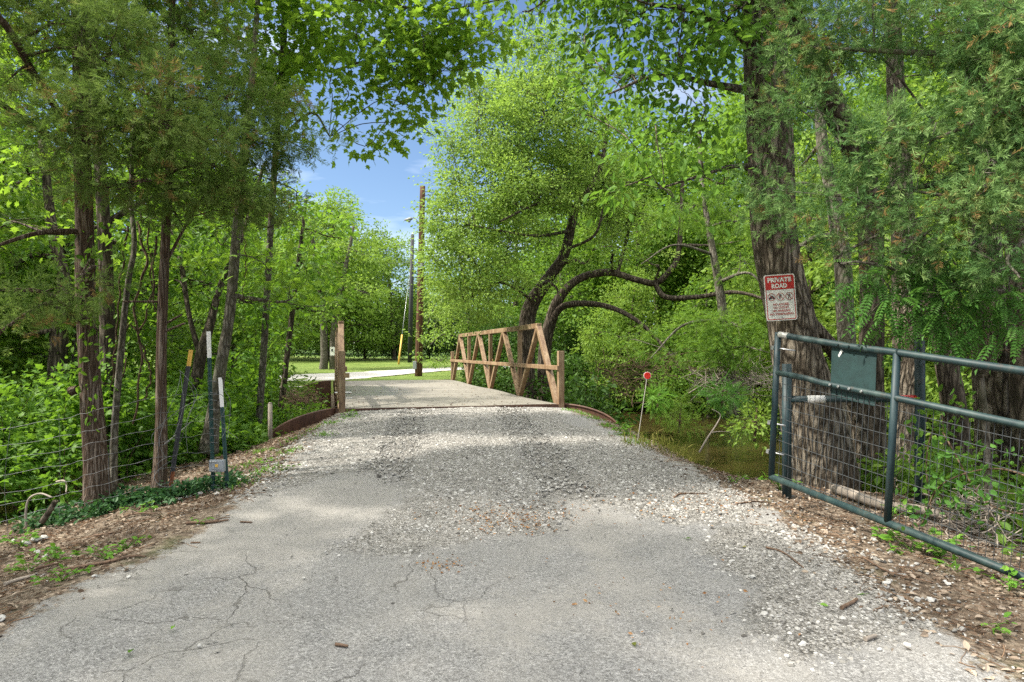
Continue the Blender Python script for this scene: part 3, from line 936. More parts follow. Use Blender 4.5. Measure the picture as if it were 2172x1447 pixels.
# border: frame of red
out_ = rrect(SW - .02, SH - .02, .016); in_ = rrect(SW - .034, SH - .034, .011)
bd = [[out_[k], out_[(k + 1) % len(out_)], in_[(k + 1) % len(out_)], in_[k]] for k in range(len(out_))]
flat('border', bd, 'red')
top_ = [(x, y) for x, y in rrect(SW - .02, SH - .02, .016) if y > 0] + [(-(SW - .02) / 2, .078), ((SW - .02) / 2, .078)]
flat('header', [top_], 'red', .0018)


def lettering(body, cx, cy, w, h, mat, n=.0026, bold=.02):
    v, f, tw, th = text_mesh(body, bold)
    m = MB(); base = 0
    pts = np.array([SG(cx + x * w / tw, cy + y * h / th, n) for x, y in v])
    m.v.append(pts); m.n += len(pts)
    for q in f:
        m.f.append((np.array([q]), 0, None, False))
    return m.build('lettering', M[mat], sign)


lettering('PRIVATE', 0, .172, .222, .047, 'signwhite', bold=.045)
lettering('ROAD', -.004, .114, .145, .047, 'signwhite', bold=.045)
for k, (tx, w) in enumerate((('NO ACCESS', .150), ('NO OUTLET', .145), ('NO PARKING', .165), ('NO TRESPASSING', .222))):
    lettering(tx, 0, -.066 - k * .0315, w, .022, 'redtext', bold=.04)
lettering('P', .0, .008, .024, .044, 'black', bold=.05)
for k, cx in enumerate((-.083, 0, .083)):
    flat('symbol_ring', ring(cx, .008, .037, .0055) + ([[(cx - .026, .034), (cx - .022, .037), (cx + .026, -.020), (cx + .022, -.023)]]), 'redtext', .0032)
cx = -.083
flat('car_symbol', [[(cx - .026, -.008), (cx + .026, -.008), (cx + .026, .006), (cx - .026, .006)], [(cx - .019, .006), (cx + .019, .006), (cx + .012, .021), (cx - .012, .021)],
                    [(cx - .024, -.016), (cx - .014, -.016), (cx - .014, -.008), (cx - .024, -.008)], [(cx + .014, -.016), (cx + .024, -.016), (cx + .024, -.008), (cx + .014, -.008)]], 'black', .0024)
cx = .083
flat('walker_symbol', [[(cx + .004 * math.cos(a) + .002, .030 + .004 * math.sin(a)) for a in np.linspace(0, 6.28, 9)[:-1]], [(cx - .004, .005), (cx + .005, .005), (cx + .006, .024), (cx - .002, .024)],
                       [(cx - .003, .007), (cx + .001, .005), (cx - .010, -.018), (cx - .015, -.018)], [(cx + .0, .007), (cx + .005, .007), (cx + .016, -.018), (cx + .011, -.018)],
                       [(cx - .002, .022), (cx - .001, .018), (cx - .014, .008), (cx - .016, .011)], [(cx + .005, .022), (cx + .005, .017), (cx + .017, .011), (cx + .018, .014)]], 'black', .0024)
mb = MB(); mb.disc(SG(0, -.192, .001), .006, snv, .003, 10); mb.build('screw', M['zinc'], sign)
mb = MB(); mb.disc(SG(.0, .188, .003), .008, snv, .004, 10); mb.build('screw', M['zinc'], sign)

# ---------------------------------------------------------------- reflector rod
rb = hit(1350, 936); tp = P(1373, 797, rb[1])
rod = thing('reflector_rod', 'round red reflector on a thin bent rod at the creek edge', 'reflector', rb)
mb = MB(); mb.tubes(smooth_path([rb - [0, 0, .1], rb + (tp - rb) * .5 + [.008, 0, 0], tp], 12), np.full(12, .0055), 6); mb.build('rod', plain('pale_rod', (.42, .38, .33), .6), rod)
mb = MB(); mb.disc(tp + [0, .004, .0], .052, (0.05, -1, 0), .008, 28); mb.build('backing_disc', M['white'], rod)
mb = MB(); mb.disc(tp + [0, -.005, .0], .045, (0.05, -1, 0), .006, 28); mb.build('reflector_face', M['reflector'], rod)

# ---------------------------------------------------------------- steel fence posts by the road
def tpost(label, base, top, seq, w=.038, facing=.3):
    """T-section post; seq = [(from, to, material, part name)] as fractions of its length"""
    base = np.array(base); top = np.array(top); d = unit(top - base)
    x = unit(np.cross(d, (math.sin(facing), math.cos(facing), 0))); y = np.cross(x, d)
    root = thing('steel_post', label, 'fence post', base, 'steel posts at the end of the wire fence')
    for a, b, mat, nm in seq:
        p0 = base + (top - base) * a; p1 = base + (top - base) * b
        m = MB(); m.beam(p0, p1, w, .006, up=y); m.beam(p0 + y * .0185, p1 + y * .0185, .005, .031, up=y)
        m.build(nm, M[mat], root)
    m = MB(); kk = np.arange(.12, .96, .035)      # the ridge of studs down the face
    m.tubes([base + (top - base) * k - y * (.003 + .006 * (i % 3 == 1)) for i, k in enumerate(np.linspace(.1, seq[0][1], 76))], np.full(76, .006), 4)
    m.build('studded_ridge', M[seq[0][2]], root)
    return root


T1b = np.array([*P(452, 0, 7.0)[:2], 0]); T1b[2] = H(*T1b[:2]); T1t = P(441.5, 703, 7.0)
T2b = np.array([*P(483, 0, 7.05)[:2], 0]); T2b[2] = H(*T2b[:2]); T2t = P(467, 801, 7.05)
T3b = np.array([*P(353, 0, 6.95)[:2], 0]); T3b[2] = H(*T3b[:2]); T3m = P(362, 990, 6.95); T3t = P(402, 742, 6.95)
tpost('tall green steel post with a long white tip and a grey box low on it', T1b - [0, 0, .05], T1t, [(0, .84, 'postgreen', 'shaft'), (.84, 1, 'white', 'painted_tip')])
tpost('shorter green steel post with a white tip leaning behind the tall one', T2b - [0, 0, .05], T2t, [(0, .745, 'postgreen', 'shaft'), (.745, 1, 'white', 'painted_tip')], facing=-.4)
tpost('leaning black steel post with a yellow tip and rusty foot among coiled wire', T3b - [0, 0, .05], T3t, [(.21, .895, 'postblack', 'shaft'), (.895, 1, 'yellow', 'painted_tip'), (0, .21, 'postrust', 'rusty_foot')], facing=.9)
bx = thing('utility_box', 'small grey plastic box clamped to the foot of the tall post', 'box', P(461, 988, 6.95))
mb = MB(); mb.box(P(461, 988, 6.955), 32 / F * 6.95, .05, 25 / F * 6.95); mb.build('case', M['greybox'], bx, bevel=.006)
mb = MB(); mb.box(P(461, 988, 6.925), 24 / F * 6.95, .004, 17 / F * 6.95); mb.build('cover', M['greybox'], bx, bevel=.003)
mb = MB(); mb.box(P(459, 988, 6.918), 6 / F * 6.95, .004, 6 / F * 6.95); mb.build('yellow_label', M['yellow'], bx)
for py in (980, 999):
    mb = MB(); mb.tubes([P(444, py, 6.965), P(444, py, 6.9), P(459, py, 6.9), P(459, py, 6.965)], [.005] * 4, 6); mb.build('clamp', M['zinc'], bx)

# wire fence: strands from the left to the posts, tangled coils round the leaning post
wf = thing('wire_fence', 'sagging galvanised wire fence with tangled coils round the leaning yellow-tipped post', 'fence', (*T3b[:2], T3b[2]))
wr = np.random.default_rng(11)
for k in range(8):
    za = -.02 + .145 * k
    pts = []
    for x, y in ((-9.5, 5.4), (-7.2, 5.9), (-5.6, 6.3), (-4.45, 6.62), (-4.05, 6.66), (-3.5, 6.9), (T1b[0], 6.98)):
        pts.append((x, y, float(H(x, y)) + za + .12 * (1 + (x + 4) / 8) * 0 + wr.normal() * .018 + .03))
    path = smooth_path(pts, 60); path[:, 2] += .008 * np.sin(np.arange(60) * 1.1 + k * 2)
    mb = MB(); mb.tubes(path, np.full(60, .0018), 4, 0, cap=False); mb.build('strand', M['wirem'], wf)
for x in np.arange(-9, -3.2, .42):
    y = np.interp(x, [-9.5, -7.2, -5.6, -4.3, -3.4], [5.4, 5.9, 6.3, 6.62, 6.92]) + .004
    z = float(H(x, y)); mb = MB(); mb.tubes(smooth_path([(x, y, z - .0), (x + .02 * wr.normal(), y, z + .5), (x + .03 * wr.normal(), y, z + 1.08)], 10), np.full(10, .0018), 4, 0, cap=False)
    mb.build('stay', M['wirem'], wf)


def pl(pts, d, n=40, rad=.0025, name='coil'):
    q = smooth_path([P(px, py, d + wr.normal() * .05) for px, py in pts], n); m = MB(); m.tubes(q, np.full(n, rad), 4, 0, cap=False); m.build(name, M['wirem'], wf)


pl([(380, 785), (395, 800), (418, 835), (400, 880), (385, 930), (372, 970), (350, 985), (330, 1005), (322, 1030), (335, 1050), (352, 1045)], 6.85)
pl([(362, 968), (345, 975), (330, 990), (328, 1015), (340, 1030), (358, 1033), (372, 1025)], 6.82)
pl([(384, 790), (375, 830), (350, 890), (338, 940), (352, 972)], 6.8)
pl([(382, 788), (388, 860), (365, 930), (330, 945), (322, 925), (345, 900)], 6.9)
pl([(330, 910), (380, 870), (430, 842)], 6.9); pl([(345, 945), (400, 900), (430, 870)], 6.95)
pl([(395, 805), (412, 845), (395, 905), (398, 960)], 6.9); pl([(447, 838), (470, 838), (480, 860), (468, 890), (480, 905), (470, 930)], 7.0)
pl([(450, 895), (475, 910), (505, 930)], 7.0); pl([(455, 895), (470, 885), (490, 880)], 7.0); pl([(470, 800), (478, 830), (488, 850), (486, 900), (482, 930)], 7.02)
for py in (810, 835, 850, 870, 890, 910, 925, 940, 1010, 1030):
    a = P(443.5 + (py - 703) * .03 - 6, py, 6.96); m = MB(); m.tubes(smooth_path([a, a + [.04, -.03, .01], a + [.085, 0, .0]], 8), np.full(8, .003), 4); m.build('tie', M['wirem'], wf)

for lab, px, py0, py1, d in (('pale weathered wooden post beside the shaded wing wall', 573, 854, 935, 11.2), ('short pale stub of wooden post under the brushy end of the bridge', 643, 864, 890, 13.5)):
    b = P(px, py1, d); r = thing('wooden_post', lab, 'post', b, 'wooden posts by the bridge')
    mb = MB(); mb.tubes([b - [0, 0, .3], P(px, py0 + 3, d)], [.036, .034], 10); mb.build('shaft', M['deadwood'], r)
    mb = MB(); mb.tubes([P(px, py0 + 3, d), P(px + .5, py0, d)], [.034, .022], 10); mb.build('worn_top', M['deadwood'], r)

# ---------------------------------------------------------------- utility poles
M['polewood'] = bark('pole_wood', (.035, .019, .012), (.105, .052, .029), (.19, .11, .067), 9, .04, .3, .01)
M['lampgrey'] = plain('weathered_lamp', (.20, .20, .21), .6)
M['poledark'] = plain('tarred_pole', (.022, .022, .026), .8, var=.3)
D1 = 30.5
pb_ = np.array([*P(887.5, 0, D1)[:2], 0]); pb_[2] = H(*pb_[:2])
up = thing('utility_pole', 'brown wooden utility pole with a street lamp arm and a meter box', 'utility pole', pb_)
ptop = P(896.5, 395, D1)
mb = MB(); mb.tubes(smooth_path([[*(pb_ - [0, 0, .2]), .17], [*((pb_ + ptop) / 2), .145], [*ptop, .115]], 20)[:, :3], np.linspace(.17, .115, 20), 18); mb.build('pole', M['polewood'], up)
la = P(891, 478, D1); lh = P(868, 466, D1 - .1)
mb = MB(); mb.tubes(smooth_path([la, la + (lh - la) * .4 + [0, 0, .18], lh + [.1, 0, .05], lh], 14), np.full(14, .016), 8); arm = mb.build('lamp_arm', M['lampgrey'], up)
mb = MB(); mb.tubes([lh + [.14, 0, .05], lh + [.02, 0, .02], lh - [.22, 0, .02]], [.05, .085, .03], 12); mb.tubes([lh - [0, 0, .02], lh - [0, 0, .12]], [.07, .05], 12); mb.build('lamp_head', M['lampgrey'], arm)
mb = MB(); mb.box(P(880, 775, D1 - .12), .16, .12, .34); mb.build('meter_box', M['greybox'], up, bevel=.01)
mb = MB(); mb.box(P(891, 565, D1 - .16), .22, .1, .25); mb.build('junction_box', M['greybox'], up, bevel=.01)
D2 = 46
b2 = np.array([*P(869, 0, D2)[:2], 0]); b2[2] = H(*b2[:2]); t2 = P(875, 498, D2)
dp = thing('utility_pole', 'slim dark pole on the lawn behind the brown pole, held by a guy wire', 'utility pole', b2)
mb = MB(); mb.tubes([b2 - [0, 0, .2], (b2 + t2) / 2, t2], [.15, .14, .11], 14); mb.build('pole', M['poledark'], dp)
mb = MB(); mb.tubes([t2, t2 + [0, 0, .12]], [.05, .03], 8); mb.build('pole_cap', M['white'], dp)
gy = thing('guy_wire', 'slanting guy wire with a yellow guard sleeve anchored in the lawn', 'guy wire', hit(845, 774))
g0 = hit(845, 774); g1 = P(871, 560, D2); k = (g0 + (g1 - g0) * .28)
mb = MB(); mb.tubes([g0, g1], [.009, .009], 6); mb.build('wire', M['zinc'], gy)
mb = MB(); mb.tubes([g0 - [0, 0, .05], k], [.06, .05], 10); mb.build('guard_sleeve', M['yellow'], gy)
ow = thing('overhead_cable', 'thin overhead cables running from the brown pole over the lawn', 'cable', P(893, 420, D1))
for nm, a, b, sag in (('cable', P(893, 415, D1), P(1300, 330, 40), .5), ('cable', P(874, 556, D2), P(560, 540, 60), .5), ('cable', P(892, 405, D1), P(1290, 400, 36), .5)):
    kk = np.linspace(0, 1, 30)[:, None]; pts = a + (b - a) * kk; pts[:, 2] -= sag * np.sin(kk[:, 0] * np.pi)
    mb = MB(); mb.tubes(pts, np.full(30, .014), 5); mb.build(nm, M['black'], ow)
yb = hit(1046, 786); yp = thing('marker_post', 'thin yellow marker post beside the far drive, seen through the bridge end', 'marker post', yb)
mb = MB(); mb.tubes([yb, yb + [0, 0, .75]], [.04, .04], 10); mb.build('shaft', M['yellow'], yp)
mb = MB(); mb.tubes([yb + [0, 0, .75], yb + [0, 0, .80]], [.045, .02], 10); mb.build('cap', M['yellow'], yp)

# ---------------------------------------------------------------- trees close to the road
CED = dict(clump=.22, leaves_per=36, flat=.55, droop=.1, upw=.6)
# cedar with the thick reddish trunk
make_tree('cedar_tree', 'cedar with the thickest reddish shaggy trunk, standing behind the wire fence', 'tree',
          [[(207, 1092, 6.85, 0.109), (203, 960, 6.85, 0.100), (190, 800, 6.85, 0.091), (182, 600, 6.85, 0.087), (173, 300, 6.85, 0.078), (168, 0, 6.85, 0.065), (165, -500, 6.9, 0.026)],
           [(172, 310, 6.85, .04), (80, 170, 6.4, .032), (0, 40, 6.0, .028), (-120, -40, 5.7, .02)], [(175, 330, 6.85, .035), (60, 260, 6.5, .028), (-40, 190, 6.2, .02)],
           [(180, 490, 6.85, .03), (80, 495, 6.5, .022), (-30, 530, 6.2, .014)], [(150, 830, 6.85, .05), (165, 825, 6.85, .04)]],
          [pb(150, 40, 6.3, 110, 70, .7, .7), pb(250, 120, 6.2, 150, 90, .9, .9), pb(330, 260, 6.1, 170, 95, .8), pb(200, 300, 6.3, 120, 90, .7), pb(40, 150, 6.3, 60, 30, .4, .5),
           pb(80, 620, 6.2, 110, 55, .45), pb(170, 590, 6.2, 70, 40, .3, .8), pb(270, 390, 6.3, 140, 55, .6), pb(20, 690, 6.0, 70, 40, .4, .6), 
           pb(150, -260, 6.8, 330, 230, 1.3), pb(-150, -60, 6.5, 160, 160, 1.0), pb(170, -620, 6.9, 220, 200, 1.0)],
          M['cedar'], M['cedarbark'], SPRAY, .13, 34, seed=3, seg=36, rough=.07, flare=1.45, twig=(.03, 26, .006), **CED)
make_tree('cedar_tree', 'slim cedar with a straight reddish trunk between the big cedar and the leaning yellow-tipped post', 'tree',
          [[(338, 1055, 7.2, 0.068), (341, 950, 7.2, 0.060), (342, 800, 7.2, 0.054), (345, 650, 7.2, 0.051), (352, 500, 7.2, 0.046), (358, 380, 7.2, 0.040), (365, 0, 7.3, 0.032), (370, -400, 7.4, 0.016)],
           [(350, 560, 7.2, .018), (430, 420, 7.4, .013), (520, 330, 7.6, .01)], [(345, 690, 7.2, .014), (385, 668, 7.1, .010)], [(345, 705, 7.2, .014), (392, 686, 7.1, .010)], [(348, 640, 7.2, .014), (260, 640, 7.0, .009)]],
          [pb(420, 350, 7.0, 120, 80, .7), pb(520, 410, 7.3, 110, 65, .6), pb(590, 300, 7.6, 90, 45, .5), pb(450, 210, 7.3, 130, 100, .8), pb(650, 320, 7.8, 60, 26, .3, .9), pb(530, 300, 7.5, 100, 60, .6),
           pb(560, 480, 7.5, 90, 34, .35), pb(620, 400, 7.8, 80, 30, .35, .8), pb(400, 60, 7.5, 120, 100, .9, .7), pb(560, 210, 7.7, 90, 45, .6, .5), pb(400, -220, 7.5, 210, 170, 1.0, .5), pb(370, 450, 7.0, 60, 30, .4)],
          M['cedar'], M['cedarbark'], SPRAY, .13, 34, seed=5, seg=28, rough=.07, flare=1.4, twig=(.022, 26, .005), **CED)
# stems behind the cedars, rooted in the thicket
LV = dict(clump=.34, leaves_per=24, flat=.5, droop=.3, upw=1.2)
make_tree('deciduous_tree', 'broad brown trunk half hidden just behind the thickest cedar', 'tree',
          [[(240, 1010, 8.9, .12), (232, 850, 8.9, .10), (228, 700, 8.9, .088), (222, 500, 8.9, .08), (210, 300, 9, .075), (190, 0, 9.2, .08), (170, -300, 9.5, .05)], [(215, 480, 8.9, .05), (300, 430, 9.2, .03), (420, 380, 9.6, .02)]],
          [pb(110, 360, 9.5, 80, 60, 1.0, .6), pb(60, 150, 9.8, 110, 90, 1.0, .7), pb(300, 80, 10, 160, 120, 1.2, .7), pb(30, 470, 9, 120, 60, .8, .6), pb(180, -200, 10, 330, 220, 1.6, .8), pb(330, 540, 9.6, 110, 60, .8, .6), pb(40, 60, 10, 120, 110, 1.2, .8)],
          M['lobed'], M['darkbark'], LOBED, .12, 10, seed=8, seg=24, flare=1.3, **LV)
make_tree('deciduous_tree', 'thin grey leaning sapling trunk between the two reddish cedars', 'tree',
          [[(240, 1065, 7.6, .042), (244, 900, 7.6, .036), (258, 730, 7.6, .034), (272, 600, 7.6, .03), (285, 520, 7.6, .028), (278, 420, 7.7, .024), (285, 250, 7.8, .02)]],
          [pb(300, 470, 8, 80, 50, .5, .5), pb(270, 340, 8, 70, 60, .5, .5)], M['thicket'], M['greybark'], OVAL, .09, 9, seed=9, seg=14, rough=.04, **LV)
make_tree('deciduous_tree', 'pale mottled trunk leaning behind the white-tipped steel posts', 'tree',
          [[(442, 960, 9.4, .10), (455, 860, 9.4, .085), (472, 760, 9.4, .078), (486, 680, 9.4, .072), (497, 560, 9.4, .065), (503, 480, 9.4, .06), (520, 300, 9.5, .05), (540, 100, 9.7, .04), (560, -200, 10, .025)],
           [(497, 560, 9.4, .02), (515, 500, 9.5, .016), (512, 420, 9.6, .012)]],
          [pb(560, 560, 9.8, 100, 60, .8, .6), pb(470, 520, 9.9, 90, 60, .8, .5), pb(600, 640, 10, 90, 60, .8, .6), pb(540, 90, 10, 120, 110, 1, .7), pb(500, -120, 10.2, 220, 160, 1.4, .8)],
          M['lobed'], M['greybark'], LOBED, .12, 10, seed=12, seg=18, rough=.05, flare=1.4, **LV)
make_tree('deciduous_tree', 'slender dark young tree in front of the shaded brush at the bridge end', 'tree',
          [[(595, 880, 14.5, .075), (606, 780, 14.5, .06), (618, 680, 14.5, .055), (626, 610, 14.5, .05), (640, 500, 14.6, .04), (650, 420, 14.8, .03)]],
          [pb(640, 560, 14.5, 90, 70, 1.1, .8), pb(570, 620, 14.8, 80, 60, 1, .8), pb(690, 500, 15, 70, 60, 1, .7), pb(660, 660, 14.6, 60, 40, .7, .8), pb(690, 620, 15, 50, 40, .7, .7), pb(610, 470, 14.5, 90, 60, 1.0, .8)],
          M['thicket'], M['darkbark'], OVAL, .13, 7, seed=13, seg=12, **LV)
make_tree('deciduous_tree', 'dark forked trunk deep in the thicket behind the leaning post', 'tree',
          [[(405, 960, 11.5, .11), (412, 850, 11.5, .10), (425, 760, 11.5, .09), (445, 690, 11.6, .07), (470, 600, 11.8, .05), (520, 480, 12, .04), (560, 350, 12.4, .03)], [(425, 760, 11.5, .05), (400, 660, 11.6, .04), (380, 520, 11.9, .05)]],
          [pb(420, 600, 12, 110, 80, 1.1, .7), pb(520, 640, 12, 110, 70, 1.1, .7), pb(350, 480, 12, 110, 90, 1.1, .7), pb(480, 480, 12.3, 120, 80, 1.1, .6), pb(300, 620, 12, 90, 80, 1, .7)],
          M['thicket'], M['darkbark'], OVAL, .12, 8, seed=14, seg=14, **LV)
make_tree('deciduous_tree', 'black broken trunk in the thicket at the far side of the thickest cedar', 'tree',
          [[(122, 960, 11, .14), (120, 800, 11, .13), (128, 700, 11, .13), (140, 620, 11, .11), (110, 480, 11.2, .08), (90, 300, 11.5, .06)], [(128, 700, 11, .06), (85, 705, 10.8, .04), (50, 712, 10.6, .02)]],
          [pb(40, 560, 11.5, 120, 90, 1.2, .7), pb(130, 520, 11.5, 110, 80, 1.1, .7), pb(60, 380, 11.8, 130, 90, 1.1, .6), pb(150, 660, 11, 90, 60, .9, .6)],
          M['thicket'], M['darkbark'], OVAL, .12, 8, seed=15, seg=14, **LV)
# tall tree that hangs over the sky
make_tree('maple_tree', 'tall thin-stemmed tree spreading lobed leaves across the open sky over the road', 'tree',
          [[(548, 905, 12.4, .062), (556, 800, 12.3, .058), (570, 560, 12, .055), (584, 330, 11.6, .052), (600, 120, 11, .05), (606, -60, 10.9, .045), (615, -300, 10.8, .04)],
           [(600, 100, 11, .03), (690, 150, 10.6, .022), (790, 130, 10.2, .015), (900, 180, 9.9, .008)], [(604, -40, 10.9, .035), (760, 0, 10.4, .025), (930, 20, 10, .016), (1060, 0, 9.6, .008)],
           [(590, 300, 11.2, .028), (660, 240, 10.8, .02), (700, 290, 10.5, .012)]],
          [pb(640, 70, 10.5, 100, 100, .9, .9), pb(760, 90, 10, 110, 90, .8, .75), pb(835, 190, 9.9, 90, 70, .6, .75), pb(740, 200, 10.2, 70, 45, .5, .6), pb(930, 70, 9.8, 100, 70, .7, .7), pb(1010, 10, 9.6, 120, 40, .7, .9),
           pb(850, 20, 10, 120, 60, .8, .8), pb(700, -130, 10.5, 320, 120, 1.3), pb(1000, -130, 10, 220, 100, 1.2, .9), pb(560, 150, 11, 90, 100, .9), pb(800, 290, 9.9, 60, 26, .4, .5), pb(620, 230, 11, 60, 60, .6, .7), pb(870, 130, 9.9, 90, 60, .6, .7), pb(960, 150, 9.8, 70, 50, .5, .6), pb(880, 265, 9.9, 45, 35, .4, .5), pb(1020, 90, 9.7, 50, 40, .5, .6), pb(750, 300, 10, 40, 24, .3, .5), pb(900, 110, 9.6, 80, 80, .6, .8), pb(820, 90, 9.6, 80, 70, .6, .8), pb(980, 40, 9.4, 110, 50, .6, .9), pb(700, 170, 10, 70, 70, .6, .7), pb(860, 220, 9.7, 50, 40, .4, .6), pb(1060, 60, 9.2, 50, 40, .4, .6)],
          M['lobed'], M['greybark'], LOBED, .125, 16, seed=21, seg=18, rough=.04, twig=(.02, 30, .006), clump=.30, leaves_per=20, flat=.7, droop=.35, upw=1.0)

# ---------------------------------------------------------------- the oak by the gate
make_tree('oak_tree', 'massive oak with deeply furrowed bark that carries the red and white sign', 'tree',
          [[(1748, 1090, 7.15, .37), (1732, 960, 7.1, .325), (1714, 850, 7.05, .29), (1690, 760, 7.0, .25), (1676, 680, 7.0, .238), (1658, 600, 7.0, .23), (1642, 490, 7.0, .226), (1634, 300, 7.0, .222), (1624, 120, 7.0, .21), (1610, -60, 7.0, .19), (1580, -400, 7.0, .13), (1560, -800, 7.1, .06)],
           [(1838, 1095, 7.5, .085), (1832, 980, 7.45, .08), (1812, 860, 7.4, .08), (1778, 760, 7.25, .085), (1718, 680, 7.15, .065), (1692, 620, 7.05, .06)],
           [(1630, 360, 7.0, .035), (1560, 352, 6.7, .022), (1480, 375, 6.3, .014), (1400, 400, 6, .007)], [(1622, 110, 7, .06), (1540, 60, 6.8, .045), (1460, 20, 6.5, .03), (1380, 10, 6.3, .018)],
           [(1612, -40, 7, .09), (1450, -160, 6.8, .06), (1250, -200, 6.6, .035)], [(1628, 200, 7, .05), (1520, 180, 6.5, .03), (1400, 160, 6.2, .018), (1290, 200, 6.1, .008)]],
          [pb(1240, 90, 6.6, 70, 70, .5, .9), pb(1330, 170, 6.3, 95, 80, .6), pb(1440, 110, 6.3, 110, 95, .7), pb(1395, 310, 6.0, 95, 65, .5), pb(1325, 395, 5.8, 55, 42, .35, 1.0), pb(1495, 235, 6.2, 85, 80, .6),
           pb(1530, 390, 6.0, 55, 45, .4, .7), pb(1430, 420, 5.8, 80, 40, .4, .9), pb(1130, 20, 6.9, 60, 28, .35, .8), pb(1360, 30, 6.5, 150, 60, .8), pb(1540, 40, 6.4, 100, 90, .7), pb(1260, 250, 6.3, 60, 50, .4, .6),
           pb(1300, -190, 6.6, 330, 150, 1.4), pb(1650, -230, 6.6, 280, 200, 1.5), pb(1560, -620, 7, 420, 240, 2)],
          M['oak'], M['oakbark'], OVAL, .088, 34, seed=31, seg=72, rough=.035, flare=1.12, twig=(.03, 28, .006), clump=.24, leaves_per=22, flat=.7, droop=.45, upw=.9)
# stems right of the oak
RG = 'trunks behind the farm gate'
BK = dict(clump=.36, leaves_per=22, flat=.5, droop=.2, upw=1.1)
make_tree('elm_tree', 'dark trunk close behind the oak that bends over towards it high up', 'tree',
          [[(1856, 1092, 7.7, .165), (1850, 950, 7.7, .145), (1848, 800, 7.7, .13), (1850, 650, 7.7, .125), (1848, 520, 7.7, .125), (1838, 400, 7.7, .12), (1800, 290, 7.6, .125), (1745, 180, 7.5, .13), (1692, 70, 7.4, .12), (1660, -60, 7.3, .10)], [(1846, 480, 7.7, .06), (1900, 380, 8, .04), (1980, 250, 8.4, .03)]],
          [pb(1790, 60, 8.5, 90, 60, .9, .4), pb(1800, -150, 8.5, 300, 160, 1.5, .8)], M['oak'], M['darkbark'], OVAL, .11, 8, group=None, seed=33, seg=26, rough=.05, flare=1.25, **BK)
make_tree('elm_tree', 'pale blotched trunk with a twist, seen between the oak and the dark bent trunk', 'tree',
          [[(1812, 980, 10.2, .15), (1800, 800, 10.2, .125), (1792, 650, 10.2, .12), (1785, 540, 10.2, .115), (1768, 420, 10.2, .105), (1748, 330, 10.2, .09), (1738, 230, 10.3, .07), (1730, 80, 10.5, .05)], [(1752, 400, 10.2, .035), (1690, 390, 10.1, .025), (1600, 420, 10, .014)]],
          [pb(1720, 330, 10.5, 90, 70, .8, .4), pb(1700, 520, 10.6, 80, 60, .8, .5), pb(1740, 120, 10.8, 110, 80, 1, .6)], M['pale'], M['greybark'], OVAL, .09, 9, seed=34, seg=22, rough=.06, **BK)
make_tree('elm_tree', 'grey furrowed trunk standing behind the far fence post', 'tree',
          [[(1922, 1065, 8.6, .20), (1925, 900, 8.6, .18), (1926, 760, 8.6, .17), (1922, 620, 8.6, .16), (1915, 450, 8.7, .14), (1900, 200, 8.9, .11), (1890, -100, 9.2, .07)]],
          [pb(1960, 520, 9, 100, 70, .8, .4), pb(1890, -60, 9.5, 120, 50, 1.2, .4)], M['oak'], M['oakbark'], OVAL, .10, 8, seed=35, seg=30, rough=.04, flare=1.25, **BK)
make_tree('elm_tree', 'dark slanting trunk with dead twigs, leaning away from the far fence post', 'tree',
          [[(2040, 1080, 8.8, .16), (2028, 900, 8.8, .14), (2010, 780, 8.8, .13), (1992, 690, 8.9, .12), (1965, 600, 9, .10), (1940, 470, 9.2, .07)], [(2010, 780, 8.8, .05), (2070, 700, 8.6, .03), (2140, 680, 8.4, .02)]],
          [pb(1990, 560, 9.2, 90, 70, .8, .4)], M['oak'], M['darkbark'], OVAL, .10, 8, seed=36, seg=22, rough=.06, **BK)
make_tree('elm_tree', 'stout trunk with a sunlit pale edge rising over the gate rails among the ivy', 'tree',
          [[(2120, 1130, 7.2, .22), (2112, 950, 7.2, .19), (2104, 780, 7.2, .175), (2098, 640, 7.2, .165), (2088, 480, 7.3, .15), (2075, 250, 7.4, .12), (2070, -100, 7.6, .08)], [(2100, 700, 7.2, .05), (2040, 640, 7.0, .03), (1970, 560, 6.8, .015)]],
          [pb(2130, 200, 8, 90, 90, .8, .4), pb(2080, -150, 8.4, 250, 170, 1.5, .8)], M['oak'], M['oakbark'], OVAL, .10, 8, seed=37, seg=30, rough=.05, flare=1.2, **BK)
make_tree('elm_tree', 'brown trunk cut by the photo edge above the long gate', 'tree',
          [[(2190, 1150, 6.8, .17), (2180, 900, 6.8, .15), (2172, 700, 6.8, .14), (2165, 500, 6.8, .13), (2160, 200, 6.9, .10), (2150, -100, 7, .06)]],
          [pb(2200, 100, 7.2, 140, 120, .9, .5)], M['oak'], M['darkbark'], OVAL, .10, 8, seed=38, seg=24, rough=.05, **BK)
